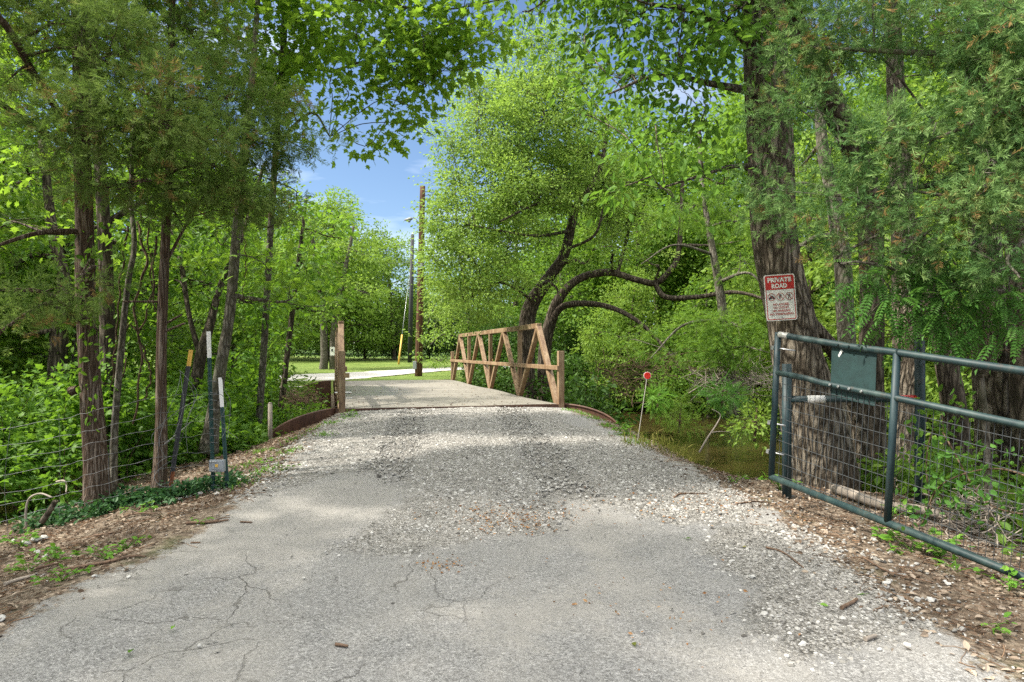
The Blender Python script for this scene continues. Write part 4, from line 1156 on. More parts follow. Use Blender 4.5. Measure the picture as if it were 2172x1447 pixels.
# cedar boughs near the camera on the right
make_tree('cedar_tree', 'bluish green cedar reaching its boughs across the oak above the gate', 'tree',
          [[(2330, 1200, 5.2, .14), (2320, 800, 5.2, .12), (2300, 400, 5.2, .10), (2290, 0, 5.2, .08), (2280, -500, 5.3, .03)],
           [(2300, 330, 5.2, .04), (2150, 330, 5.0, .03), (1980, 390, 5.1, .02), (1820, 420, 5.4, .012)], [(2295, 150, 5.2, .04), (2100, 120, 5, .03), (1900, 110, 5.1, .018), (1720, 100, 5.4, .01)],
           [(2305, 480, 5.2, .035), (2160, 470, 4.9, .024), (2020, 420, 4.9, .014), (1900, 400, 5.1, .008)], [(2300, 250, 5.2, .03), (2150, 230, 4.8, .02), (1960, 300, 4.9, .012), (1780, 300, 5.3, .008)]],
          [pb(1770, 60, 5.4, 110, 70, .45), pb(1690, 110, 5.6, 60, 70, .35, .8), pb(1700, 220, 5.5, 80, 55, .4), pb(1640, 400, 5.8, 95, 40, .3, .9), pb(1650, 230, 5.7, 50, 50, .3, .8), pb(1880, 50, 5.1, 100, 50, .5, .8), pb(2050, 60, 4.9, 110, 70, .6, .9),
           pb(2110, 210, 4.7, 100, 80, .5), pb(1870, 290, 5.1, 110, 50, .45, .9), pb(1960, 340, 5.0, 110, 60, .45), pb(1800, 420, 5.3, 120, 50, .4, .9), pb(2110, 380, 4.6, 90, 80, .5), pb(2010, 450, 4.8, 100, 45, .4),
           pb(1700, 460, 5.6, 70, 30, .3, .6), pb(1760, 330, 5.4, 70, 50, .35, .7), pb(1930, 520, 5.0, 70, 30, .3, .6), pb(2140, 540, 4.6, 60, 50, .35), pb(2130, 60, 4.6, 90, 80, .5), pb(1900, -110, 5.2, 330, 90, .8, .5), pb(2250, 200, 5, 150, 300, .9, .7), pb(1850, 560, 5.2, 60, 30, .3, .6), pb(1790, 535, 5.5, 40, 30, .3, .6), pb(1800, 480, 5.4, 70, 34, .35, .7), pb(2060, 520, 4.8, 70, 34, .35, .7)],
          M['cedar2'], M['greybark'], SPRAY, .11, 100, seed=41, seg=20, twig=(.022, 30, .005), clump=.19, leaves_per=32, flat=.6, droop=.15, upw=.6)
# locust with compound leaves over the gate
make_tree('locust_sapling', 'young tree with feathery paired leaflets hanging over the far half of the gate', 'tree',
          [[(2100, 1120, 5.6, .03), (2090, 900, 5.6, .026), (2070, 740, 5.5, .022), (2040, 640, 5.4, .016), (2010, 560, 5.3, .01)], [(2070, 740, 5.5, .014), (1970, 680, 5.3, .01), (1890, 620, 5.2, .006)], [(2080, 800, 5.5, .014), (2140, 680, 5.2, .01), (2160, 580, 5, .006)]],
          [pb(1925, 610, 5.2, 75, 55, .35), pb(2000, 650, 5.2, 80, 60, .4), pb(2070, 600, 5.1, 80, 70, .4), pb(2140, 600, 4.9, 60, 80, .4), pb(1890, 560, 5.3, 45, 35, .3, .8), pb(2010, 560, 5.2, 80, 50, .35), pb(2110, 700, 5.0, 70, 40, .35), pb(1930, 690, 5.3, 50, 30, .25, .8), pb(1870, 640, 5.3, 25, 30, .2, .8), pb(1960, 580, 5.3, 60, 40, .3), pb(2080, 660, 5.0, 70, 50, .35), pb(2150, 690, 4.8, 40, 40, .3), pb(1840, 600, 5.4, 30, 26, .2, .6)],
          M['locust'], M['greybark'], COMPOUND, .20, 75, seed=43, seg=10, twig=(.008, 16, .004), clump=.2, leaves_per=7, flat=.6, droop=.5, upw=1.6)

# ---------------------------------------------------------------- the leaning elm beside the bridge
make_tree('elm_tree', 'big leaning twin-stemmed elm with a bright yellow-green crown beside the bridge truss', 'tree',
          [[(1118, 905, 18, 0.258), (1116, 780, 18, 0.232), (1118, 690, 18, 0.206), (1130, 640, 18, 0.189), (1163, 590, 17.9, 0.155), (1195, 545, 17.8, 0.133), (1212, 480, 17.6, 0.120), (1222, 440, 17.5, 0.103), (1245, 408, 17.3, 0.086), (1275, 350, 17.3, 0.060), (1290, 260, 17.5, 0.043)],
           [(1150, 905, 18.6, 0.189), (1155, 750, 18.6, 0.172), (1168, 680, 18.5, 0.159), (1188, 630, 18.4, 0.129), (1228, 592, 18.2, 0.107), (1290, 578, 18, 0.095), (1345, 592, 17.8, 0.086), (1390, 600, 17.6, 0.082), (1420, 575, 17.5, 0.073), (1438, 540, 17.5, 0.065), (1446, 440, 17.5, 0.052), (1450, 330, 17.5, 0.034)],
           [(1388, 600, 17.6, 0.069), (1412, 630, 17.4, 0.069), (1480, 630, 17, 0.056), (1560, 620, 16.5, 0.043), (1640, 640, 16, 0.026)],
           [(1165, 690, 18.5, 0.095), (1195, 650, 18.2, 0.086), (1260, 645, 17.8, 0.073), (1320, 662, 17.2, 0.060), (1380, 705, 16.6, 0.043), (1450, 790, 16, 0.026)],
           [(1222, 440, 17.5, 0.052), (1150, 430, 16.8, 0.039), (1060, 470, 16, 0.026)], [(1212, 490, 17.6, 0.052), (1130, 500, 16.6, 0.034), (1010, 480, 16, 0.017)], [(1200, 530, 17.7, 0.043), (1260, 500, 17.2, 0.034), (1280, 440, 17, 0.022)],
           [(1135, 640, 18, 0.043), (1060, 600, 17, 0.030), (985, 640, 16.4, 0.017)], [(1438, 520, 17.5, 0.043), (1510, 520, 17, 0.030), (1580, 510, 16.6, 0.013)]],
          [pb(1000, 620, 16.6, 85, 80, 1.1), pb(985, 480, 16.6, 85, 85, 1.2), pb(1080, 420, 16.8, 110, 100, 1.3), pb(1050, 300, 17.2, 105, 95, 1.3), pb(1140, 260, 17.5, 110, 110, 1.4), pb(1170, 400, 17, 90, 70, 1.0, .9),
           pb(1110, 180, 18, 75, 65, 1.1), pb(1240, 330, 17.6, 95, 95, 1.3), pb(930, 560, 16.4, 45, 65, .7), pb(1290, 470, 18, 70, 60, .9, .8), pb(1080, 520, 16.6, 70, 40, .8, .8), pb(1200, 180, 18, 90, 90, 1.2),
           pb(970, 390, 17, 60, 60, .9, .9), pb(1240, 560, 17, 35, 25, .5, .6), pb(1180, 610, 17.2, 40, 30, .4, .5), pb(1165, 500, 17, 45, 40, .5, .6), pb(1300, 540, 17.4, 60, 28, .5, .5), pb(1380, 560, 17, 60, 30, .5, .4), pb(1290, 400, 17.8, 80, 70, 1, .7), pb(1330, 470, 18, 70, 60, .9, .5), pb(955, 300, 17.2, 45, 65, .8, .8), pb(1010, 190, 18, 50, 55, .8, .7), pb(930, 470, 16.6, 40, 60, .7, .8), pb(1010, 210, 17.8, 60, 60, .9, .8), pb(1010, 560, 16.2, 80, 50, .7, .9), pb(1090, 600, 16.5, 60, 50, .6, .8),  pb(1130, 100, 18, 70, 50, 1, .8)],
          M['elm'], M['darkbark'], RHOMB, .082, 21, seed=51, seg=28, rough=.05, flare=1.15, twig=(.06, 34, .010), clump=.30, leaves_per=46, flat=.55, droop=.3, upw=1.1)
make_tree('elm_sapling', 'bright young elm drooping beside the brown utility pole at the far end of the bridge', 'tree',
          [[(1000, 800, 28.5, .10), (996, 700, 28.5, .085), (985, 600, 28.5, .07), (970, 500, 28.5, .05), (965, 400, 28.6, .03)], [(990, 640, 28.5, .04), (940, 620, 28, .025), (905, 690, 27.6, .01)]],
          [pb(930, 690, 27.8, 38, 50, 1.1), pb(908, 735, 27.4, 24, 26, .7), pb(945, 620, 28, 45, 60, 1.2), pb(1000, 660, 28.4, 55, 60, 1.3), pb(925, 560, 28, 36, 50, 1), pb(1050, 690, 29, 50, 60, 1.2, .8), pb(960, 500, 28.4, 50, 60, 1.3), pb(935, 765, 27.6, 22, 16, .5, .7)],
          M['elm'], M['greybark'], RHOMB, .13, 4.5, seed=56, seg=12, twig=(.03, 24, .008), clump=.42, leaves_per=40, flat=.55, droop=.4, upw=1.0)
# feathery branches over the creek
make_tree('cypress_tree', 'feathery light green tree drooping over the creek between the elm and the oak', 'tree',
          [[(1560, 880, 14.5, .12), (1545, 760, 14.5, .10), (1530, 640, 14.5, .09), (1510, 520, 14.6, .07), (1490, 400, 14.8, .05), (1480, 250, 15, .03)], [(1535, 680, 14.5, .04), (1450, 690, 14, .025), (1380, 760, 13.6, .012)], [(1520, 600, 14.5, .04), (1590, 580, 14, .025), (1640, 640, 13.8, .012)], [(1515, 540, 14.6, .035), (1430, 520, 14.2, .02), (1360, 560, 14, .01)]],
          [pb(1480, 700, 14.4, 70, 30, .7, .6), pb(1530, 740, 14.2, 70, 40, .7, .7), pb(1570, 560, 14.4, 60, 40, .7, .6), pb(1430, 750, 14, 60, 24, .5, .7), pb(1560, 470, 14.6, 70, 50, .9, .6), pb(1340, 720, 14.4, 50, 24, .5, .6), pb(1560, 690, 14, 50, 40, .6, .7), pb(1470, 440, 15, 70, 40, .9, .5), pb(1600, 740, 13.6, 34, 40, .5, .6)],
          M['wood'], M['greybark'], SPRAY, .20, 26, seed=53, seg=14, twig=(.03, 30, .007), clump=.32, leaves_per=26, flat=.45, droop=.55, upw=.8)

# ---------------------------------------------------------------- woodland behind: a few trees of each kind, copied
def proto(name, label, cat, h, spread, leafm, barkm, tmpl, size, per, seed, cb=.22, nb=16, group=None, lp=26, clump=.5, r0=.16, flat=.55):
    r = np.random.default_rng(seed)
    lean = r.normal(size=2) * .05 * h
    path = [(0, 0, -.3, r0), (lean[0] * .3, lean[1] * .3, h * .3, r0 * .8), (lean[0] * .8, lean[1] * .6, h * .6, r0 * .55), (lean[0], lean[1], h * .92, .03)]
    bl = []
    for k in range(nb):
        z = h * (cb + (1 - cb) * (k + .5) / nb); prof = math.sin(math.pi * min(1, .18 + .82 * (z / h - cb) / (1 - cb))) ** .7
        a = k * 2.4 + r.normal() * .4; rr = spread * prof * (.35 + .5 * r.random())
        s = spread * (.36 + .22 * r.random()) * (.6 + .4 * prof)
        bl.append(((lean[0] * z / h + rr * math.cos(a), lean[1] * z / h + rr * math.sin(a), z), (s, s, s * .72), .75 + .5 * r.random()))
    tb = MB(); tp = smooth_path(path, 24); tb.tubes(tp[:, :3], tp[:, 3], 12, 0, rough=.05, seed=seed)
    cbm = MB(); fill_blobs(cbm, bl, tmpl, size, per, seed=seed, twig=(.05, 7, .010), limb_from=tp, trunk=tb, clump=clump, leaves_per=lp, flat=flat, droop=.25)
    root = thing(name, label, cat, (0, 0, 0), group)
    tb.build('trunk', barkm, root); cbm.build('crown', leafm, root)
    return root


def copy_tree(src, x, y, sc, rz, label, group, used={}):
    if src.name not in used:
        used[src.name] = 1; o = src; kids = []
    else:
        o = src.copy(); COL.objects.link(o)
        for ch in src.children:
            c = ch.copy(); COL.objects.link(c); c.parent = o
    o.location = (x, y, float(H(x, y))); o.rotation_euler = (0, 0, rz); o.scale = (sc, sc, sc * random.uniform(.92, 1.1))
    o['label'] = label; o['group'] = group
    return o


wA = proto('woodland_tree', '', 'tree', 11, 3.4, M['wood'], M['darkbark'], RHOMB, .20, 3.2, 61, nb=18)
wE = proto('roadside_tree', '', 'tree', 9.5, 2.7, M['thicket'], M['greybark'], OVAL, .13, 9, 66, cb=.3, nb=16, clump=.36, lp=22)
wB = proto('woodland_tree', '', 'tree', 9, 2.8, M['wood'], M['greybark'], RHOMB, .17, 4.2, 62, cb=.12, nb=16, clump=.42)
wC = proto('pale_woodland_tree', '', 'tree', 9.5, 3.4, M['pale'], M['darkbark'], RHOMB, .19, 3.4, 63, cb=.1, nb=18)
wD = proto('evergreen_bush', '', 'evergreen', 5.2, 2.2, M['evergreen'], M['darkbark'], RHOMB, .17, 7, 64, cb=.03, nb=14, clump=.4)
gl = 'woodland trees behind the cedars and fence'
for x, y, sc, s in ((-8.2, 12.5, .62, wB), (-10.8, 10.2, .8, wA), (-6.6, 15.5, .6, wB), (-9.4, 18.5, .85, wA), (-13.4, 14.5, .95, wA), (-8.6, 22.5, .78, wB), (-15.5, 20, 1.0, wA), (-12.2, 25, .95, wA), (-18, 12.5, 1.0, wA), (-20, 24, 1.1, wA), (-14, 31, .9, wA), (-11.2, 14.8, .7, wC)):
    copy_tree(s, x, y, sc, random.uniform(0, 6.28), 'leafy tree in the shady woodland behind the cedars and wire fence', gl)
gm = 'weeping pale trees at the edge of the mown lawn'
for x, y, sc, s in ((-12.6, 50, 1.3, wC), (-17.5, 49, 1.35, wC), (-9.2, 53.5, 1.05, wC), (-14.8, 54.5, 1.35, wC), (-21, 52, 1.3, wC)):
    copy_tree(s, x, y, sc, random.uniform(0, 6.28), 'pale green tree drooping over the mown lawn beyond the bridge', gm)
gh = 'dark evergreens behind the lawn'
for k, (x, y, sc) in enumerate(((-19, 58, 1.0), (-15.5, 59, .95), (-12.5, 58, .9), (-10, 58.5, 1.0), (-7.0, 57.5, .95), (-4.4, 58, 1.0), (-1.8, 56, .95), (1.2, 55, 1.0))):
    copy_tree(wD, x, y, sc, random.uniform(0, 6.28), 'dark evergreen in the hedge row closing off the mown lawn', gh)
gr = 'woodland trees across the creek'
for x, y, sc, s in ((5.6, 29, 1.0, wA), (9.2, 25.5, 1.15, wA), (12.5, 20.5, 1.2, wA), (16, 27, 1.3, wA), (2.6, 31, .9, wB), (7.2, 33, 1.2, wA), (18.5, 22, 1.3, wA), (.2, 37, .95, wA), (14.2, 15.5, 1.1, wC), (8.6, 19.5, .85, wC), (11.5, 31, 1.4, wA), (4.2, 26.0, .55, wC), (20, 33, 1.5, wA), (3.4, 40, 1.2, wA), (6.8, 23.5, .62, wB), (9.8, 14.2, .9, wC)):
    copy_tree(s, x, y, sc, random.uniform(0, 6.28), 'leafy tree in the sunlit woodland on the far side of the creek', gr)
gs = 'trees shading the road from the fence side'
for x, y, sc, s in ((-6.3, 3.4, 1.0, wE), (-8.6, 0, .95, wE)):
    copy_tree(s, x, y, sc, random.uniform(0, 6.28), 'leafy tree standing off the road before the cedars', gs)
# the far-off wood, one mass
mb = MB(); r = np.random.default_rng(71)
bl = []
for k in range(120):
    x = r.uniform(-75, 80); y = 68 + 16 * r.random() + .12 * abs(x); h = 8 + 4 * r.random()
    h *= np.clip(1.05 - .45 * math.exp(-((x + 13) / 6.0) ** 2), .5, 1.1)
    for z in (.25, .55, .85):
        bl.append(((x + r.normal(), y, float(H(x, y)) + h * z), (2.6, 2.0, h * .22), 1))
fill_blobs(mb, bl, RHOMB, .42, .55, clump=.9, leaves_per=22, seed=72)
tag(mb.build('far_woods', M['wood']), kind='stuff')
# twin-trunked tree on the lawn, with a small white notice
b = hit(690, 784)
tt = make_tree('lawn_tree', 'twin-trunked tree on the mown lawn, seen past the end post of the bridge', 'tree',
               [[(686, 786, b[1], .24), (688, 740, b[1], .205), (684, 660, b[1], .17), (670, 560, b[1], .12), (660, 480, b[1], .06)], [(708, 786, b[1] + .1, .24), (706, 740, b[1], .205), (714, 660, b[1], .17), (735, 560, b[1], .12), (750, 480, b[1], .06)]],
               [pb(660, 600, b[1], 60, 45, 2), pb(720, 560, b[1] + 1, 70, 60, 2), pb(770, 620, b[1], 55, 40, 1.6), pb(700, 650, b[1] - 1, 50, 30, 1.5), pb(640, 520, b[1], 60, 60, 2), pb(760, 540, b[1] + 1, 60, 50, 2)],
               M['pale'], M['greybark'], RHOMB, .22, 2.2, seed=75, seg=16, clump=.55, leaves_per=26)
nt = P(705, 745, b[1] - .6); ns = thing('notice_board', 'small white notice fixed to the twin-trunked lawn tree', 'notice', nt)
mb = MB(); mb.box(nt, .24, .03, .45); mb.build('board', M['white'], ns)
mb = MB(); mb.box(nt + [-.01, -.02, .05], .09, .01, .12); mb.build('dark_panel', M['black'], ns)

# ---------------------------------------------------------------- undergrowth masses
def mass(name, mat, pts, tmpl, size, leaves_per, clump, seed, droop=.25, stems=None):
    mb = MB(); r = np.random.default_rng(seed); n = len(pts)
    cs = clump * (.6 + .8 * r.random(n)); k = np.repeat(np.arange(n), r.poisson(leaves_per, n) + 1)
    off = r.normal(size=(len(k), 3)) * np.array([1, 1, .65]); pos = pts[k] + off * cs[k][:, None] * .6
    gz = H(pos[:, 0], pos[:, 1]) + .02; pos[:, 2] = np.maximum(pos[:, 2], gz + .03 * r.random(len(k)))
    out = unit(off) + r.normal(size=(len(k), 3)) * .4; out[:, 2] += .15 - droop
    rn = np.clip(.6 * r.random(n)[k] + .4 * r.random(len(k)), 0, 1)
    leaves(mb, tmpl, pos, out, size * (.55 + .8 * r.random(len(k))), rn, 1.3, 0, r)
    mats = [mat]
    if stems:
        sel = r.choice(n, min(n, stems), replace=False); q = pts[sel]; b = q.copy(); b[:, :2] += r.normal(size=(len(q), 2)) * .25; b[:, 2] = H(b[:, 0], b[:, 1]) - .03
        t = np.linspace(0, 1, 6)[None, :, None]; p = b[:, None] * (1 - t) + q[:, None] * t + np.sin(t * np.pi) * r.normal(size=(len(q), 1, 3)) * .1
        mb.tubes(p, np.broadcast_to(np.linspace(.009, .003, 6), (len(q), 6)), 4, 1, cap=False); mats.append(M['vinebark'])
    return tag(mb.build(name, mats), kind='stuff')


def region(n, x0, x1, y0, y1, test, hfun, seed):
    r = np.random.default_rng(seed); x = r.uniform(x0, x1, n * 4); y = r.uniform(y0, y1, n * 4); ok = test(x, y)
    x, y = x[ok][:n], y[ok][:n]; h = np.maximum(.05, hfun(x, y)); z = H(x, y) + h * r.random(len(x)) ** .75
    return np.stack([x, y, z], -1)


def st_(x, y):
    q = np.stack([x - BC[0], y - BC[1]], -1); return q @ BA, q @ BN


left_edge = lambda x, y: np.interp(y, YK, XLK) - x
low = lambda p: ~((np.abs(CX + F * p[:, 0] / p[:, 1] - 655) < 76) & (p[:, 2] > 1.5 - 118 / F * p[:, 1]) & (p[:, 2] < 1.5 + 10 / F * p[:, 1]))
for nm_, seed_, n_ in (('thicket', 81, 3900), ('oak', 181, 1500)):
  pts = region(n_, -12, -3, 6.6, 15, lambda x, y: (left_edge(x, y) > 1.0 + 1.25 * sstep(12, 7.4, y) + .3 * wob(x, y, 1.5)) & (y > 7.6 - .30 * (-4 - x)), lambda x, y: (1.35 + .55 * wob(x, y, .7, 2)) * sstep(.9, 2.6, left_edge(x, y)) * sstep(6.6, 9.0, y + .25 * (-4 - x)), seed_)
  pts = pts[low(pts)]
  mass('undergrowth', M[nm_], pts, LOBED if nm_ == 'thicket' else OVAL, .105 if nm_ == 'thicket' else .07, 14 if nm_ == 'thicket' else 22, .2, seed_ + 1, stems=420)
pts = region(2600, -12, -3, 13, 26, lambda x, y: st_(x, y)[1] < -2.7 - .3 * wob(x, y, 1), lambda x, y: 2.2 + .8 * wob(x, y, .6, 1) - 1.2 * sstep(-5.0, -2.7, st_(x, y)[1]) * sstep(2, 6, st_(x, y)[0]), 83)
pts = pts[low(pts)]   # the brush stays low where the bank opens on to the lawn
mass('undergrowth', M['thicket'], pts, OVAL, .14, 14, .26, 84, stems=200)
pts = region(900, -5.2, -3.0, 12.4, 16.5, lambda x, y: (st_(x, y)[1] < -2.45) & (st_(x, y)[0] > .25), lambda x, y: .5 + .2 * wob(x, y, 1.5), 85)
pts = pts[low(pts)]
mass('undergrowth', M['thicket'], pts, RHOMB, .07, 10, .16, 86, stems=300)
# creek banks beside and beyond the truss
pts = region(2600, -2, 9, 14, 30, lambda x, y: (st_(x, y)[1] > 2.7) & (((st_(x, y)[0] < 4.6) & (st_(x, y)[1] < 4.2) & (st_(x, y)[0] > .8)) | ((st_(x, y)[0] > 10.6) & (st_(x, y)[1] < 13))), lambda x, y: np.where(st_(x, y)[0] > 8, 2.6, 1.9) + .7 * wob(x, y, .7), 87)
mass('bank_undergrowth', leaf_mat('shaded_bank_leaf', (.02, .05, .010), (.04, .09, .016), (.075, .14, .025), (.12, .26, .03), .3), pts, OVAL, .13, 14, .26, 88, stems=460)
pts = region(1500, 4, 26, 10, 30, lambda x, y: (st_(x, y)[0] > 11.5 + .3 * st_(x, y)[1] ** .8) | (x > 9 + .25 * y), lambda x, y: 2.2 + 1.0 * wob(x, y, .5), 89)
mass('bank_undergrowth', M['wood'], pts, RHOMB, .18, 20, .34, 90, stems=200)
pts = region(1400, 3.6, 9.5, 5.0, 12.5, lambda x, y: (np.interp(y, YR, XRK) + 1.7 < x) & (H(x, y) > -.65), lambda x, y: .35 + .35 * wob(x, y, 1.2, 4), 91)
mass('undergrowth', M['wood'], pts, OVAL, .09, 8, .16, 92, stems=160)
# low ivy along the foot of the fence
def along(poly, n, sp, seed, h=.08):
    r = np.random.default_rng(seed); q = smooth_path([hit(*p)[:2] for p in poly], 200); i = r.integers(0, 200, n); xy = q[i] + r.normal(size=(n, 2)) * sp
    return np.stack([xy[:, 0], xy[:, 1], H(xy[:, 0], xy[:, 1]) + .02 + h * r.random(n)], -1)


mass('ground_ivy', leaf_mat('ground_ivy_leaf', (.018, .06, .025), (.035, .095, .04), (.06, .13, .055), (.1, .25, .05), .25), np.concatenate([along([(250, 1075), (300, 1068), (350, 1062), (420, 1042), (500, 1030)], 260, .09, 93), along([(60, 1130), (110, 1112), (180, 1100), (240, 1080)], 160, .10, 94)]), OVAL, .055, 5, .07, 95)

# ---------------------------------------------------------------- ground cover that nobody could count
r = np.random.default_rng(101)


def on_ground(x, y, up=.0):
    return np.stack([x, y, H(x, y) + up], -1)


ICO_V = []
_p = (1 + 5 ** .5) / 2
ICO_V = unit(np.array([(-1, _p, 0), (1, _p, 0), (-1, -_p, 0), (1, -_p, 0), (0, -1, _p), (0, 1, _p), (0, -1, -_p), (0, 1, -_p), (_p, 0, -1), (_p, 0, 1), (-_p, 0, -1), (-_p, 0, 1)], float))
ICO_F = np.array([(0, 11, 5), (0, 5, 1), (0, 1, 7), (0, 7, 10), (0, 10, 11), (1, 5, 9), (5, 11, 4), (11, 10, 2), (10, 7, 6), (7, 1, 8), (3, 9, 4), (3, 4, 2), (3, 2, 6), (3, 6, 8), (3, 8, 9), (4, 9, 5), (2, 4, 11), (6, 2, 10), (8, 6, 7), (9, 8, 1)])


def stones(mb, pos, size, r, rnd):
    n = len(pos)
    for k in range(6):
        sel = np.arange(n) % 6 == k
        tv = ICO_V * (1 + .22 * r.normal(size=(12, 1)))
        m = int(sel.sum()); d = unit(r.normal(size=(m, 3)) * [1, 1, .25])
        A = frames(d, np.array([0, 0, 1.]) + .25 * r.normal(size=(m, 3)), size[sel])
        A = A * np.array([.75, 1.0, .52])[None, None, :]
        mb.inst(tv, ICO_F, A, pos[sel], rnd[sel])


# gravel where the road's gravel mask is high
def gravel_density(x, y):
    d = np.zeros_like(x)
    for poly, w, a in ((gpoly([(760, 872), (1180, 868), (1190, 900), (1330, 935), (1420, 1000), (1560, 1035), (1640, 1060), (1560, 1110), (1420, 1110), (1330, 1080), (1200, 1060), (1170, 1130), (1010, 1140), (870, 1175), (740, 1165), (830, 1100), (900, 1040), (800, 1000), (600, 1015), (560, 1000), (640, 930), (720, 880)]), .5, 1),
                       (gpoly([(1560, 1120), (1800, 1120), (1950, 1230), (2000, 1330), (1700, 1400), (1600, 1330), (1620, 1250), (1500, 1170)]), .5, .8), (gpoly([(460, 1050), (640, 950), (720, 900), (760, 950), (700, 1010), (560, 1060)]), .35, .8)):
        d = np.maximum(d, a * soft_poly(x, y, poly, w))
    return d


N = 150000
x = r.uniform(-3.6, 4.2, N); y = 2.6 + 11 * r.random(N) ** 1.15
den = gravel_density(x, y) * (1 - .55 * tracks(x, y)); edge = np.minimum(x - np.interp(y, YK, XLK), np.interp(y, YR, XRK) - x)
den = np.maximum(den * .9, .03); den = np.where(edge < -.15, np.where(x > 0, .16, np.where(y > 7, .42 * sstep(-1.3, -.3, edge), .05)) * (edge > -1.6), den) * (.55 + .6 * (wob(x, y, 3, 2) > -.1))
q = np.stack([x - BC[0], y - BC[1]], -1)
ok = (r.random(N) < den) & (q @ BA < -.02)
x, y = x[ok], y[ok]; n = len(x)
loose = gravel_density(x, y) < .15
sz = np.clip(.0098 * np.exp(.42 * r.normal(size=n)), .004, .026) * np.where(loose, .6, 1.12) * np.where(y < 5.2, .9, 1)
mb = MB(); stones(mb, on_ground(x, y, .010), sz, r, np.clip(.55 + .24 * r.normal(size=n), 0, 1))
tag(mb.build('gravel', M['stone']), kind='stuff')

# dead leaves on the verges
N = 90000
x = r.uniform(-7, 5.2, N); y = r.uniform(2.2, 12.5, N)
eL = np.interp(y, YK, XLK) - x; eR = x - np.interp(y, YR, XRK)
d = np.where(eL > -.3, sstep(-.3, .5, eL) * sstep(4, 1.5, eL), 0) + np.where(eR > -.4, sstep(-.4, .6, eR), 0) * np.where(y > 8, .35, .8)
ok = (r.random(N) < d * .9) & (H(x, y) > -.6); x, y = x[ok], y[ok]; n = len(x)
mb = MB(); dr = r.normal(size=(n, 3)) * [1, 1, .25]
leaves(mb, OVAL, on_ground(x, y, .012 + .012 * r.random(n)), dr, .022 + .035 * r.random(n) ** 2, r.random(n), 1.6, 0, r)
# twig scraps mixed in
m = 9000; s = r.integers(0, n, m); a = on_ground(x[s], y[s], .016); dd = unit(r.normal(size=(m, 3)) * [1, 1, .1]); L = .05 + .18 * r.random(m) ** 2
p = a[:, None] + dd[:, None] * (np.linspace(0, 1, 4)[None, :, None] * L[:, None, None]); p[:, 1:3, :2] += r.normal(size=(m, 2, 2)) * .01
p[..., 2] = H(p[..., 0], p[..., 1]) + .016
mb.tubes(p, np.broadcast_to((.0012 + .002 * r.random(m) ** 3)[:, None], (m, 4)), 3, 1, r.random(m), cap=False)
tag(mb.build('leaf_litter', [M['litter'], leaf_mat('needles_and_twigs', (.06, .035, .02), (.16, .085, .045), (.28, .18, .11), (.2, .1, .05), .05, .8, dry=True)]), kind='stuff')
# orange leaf scraps caught in the gravel
o = []
for px, py, cnt, sp in ((1080, 1108, 260, .15), (1180, 1100, 110, .2), (1000, 1090, 60, .2), (940, 1205, 60, .08), (1500, 1075, 260, .3), (1400, 1290, 60, .3)):
    c = hit(px, py); q = c[:2] + r.normal(size=(cnt, 2)) * [sp * 1.3, sp]; o.append(q)
o = np.concatenate(o); n = len(o); mb = MB()
leaves(mb, RHOMB, on_ground(o[:, 0], o[:, 1], .022), r.normal(size=(n, 3)) * [1, 1, .3], .014 + .02 * r.random(n), r.random(n), 1.2, 0, r)
tag(mb.build('leaf_litter', leaf_mat('orange_leaf_scraps', (.11, .05, .022), (.26, .125, .05), (.38, .23, .11), (.3, .15, .05), .08, .8, dry=True)), kind='stuff')

s = BL * r.random(420) ** 1.6; t = r.uniform(-2, 2, 420); q = np.array([B(a, b, .02) for a, b in zip(s, t)]); mb = MB()
leaves(mb, OVAL, q[:200], r.normal(size=(200, 3)) * [1, 1, .2], .02 + .035 * r.random(200), r.random(200), 1.5, 0, r)
stones(mb, q[200:], .006 + .01 * r.random(220), r, r.random(220) * .6)
tag(mb.build('leaf_litter', M['litter']), kind='stuff')
# grass: bank by the creek, road edges
def grass(name, x, y, h, mat, seed):
    r = np.random.default_rng(seed); n = len(x); mb = MB(); base = on_ground(x, y, -.01)
    d = unit(r.normal(size=(n, 3)) * [.45, .45, 0] + [0, 0, 1]); sd = unit(np.cross(d, r.normal(size=(n, 3)))); L = h * (.5 + .8 * r.random(n)); w = .0035 + .003 * r.random(n)
    tip = base + d * L[:, None] + (r.normal(size=(n, 3)) * [.3, .3, 0] - [0, 0, .22]) * L[:, None]
    mid = base + d * (L * .62)[:, None]
    v = np.stack([base - sd * w[:, None], base + sd * w[:, None], mid + sd * (w * .8)[:, None], tip, mid - sd * (w * .8)[:, None]], 1).reshape(-1, 3)
    k = (np.arange(n) * 5)[:, None]; mb.add(v, k + np.array([[0, 1, 2, 4]]), 0, r.random(n)); mb.f.append((k + np.array([[4, 2, 3]]) + 0, 0, r.random(n), False))
    return tag(mb.build(name, mat), kind='stuff')


def tufts(cx, cy, n, sp, r):
    k = r.integers(0, len(cx), n); return cx[k] + r.normal(size=n) * sp, cy[k] + r.normal(size=n) * sp


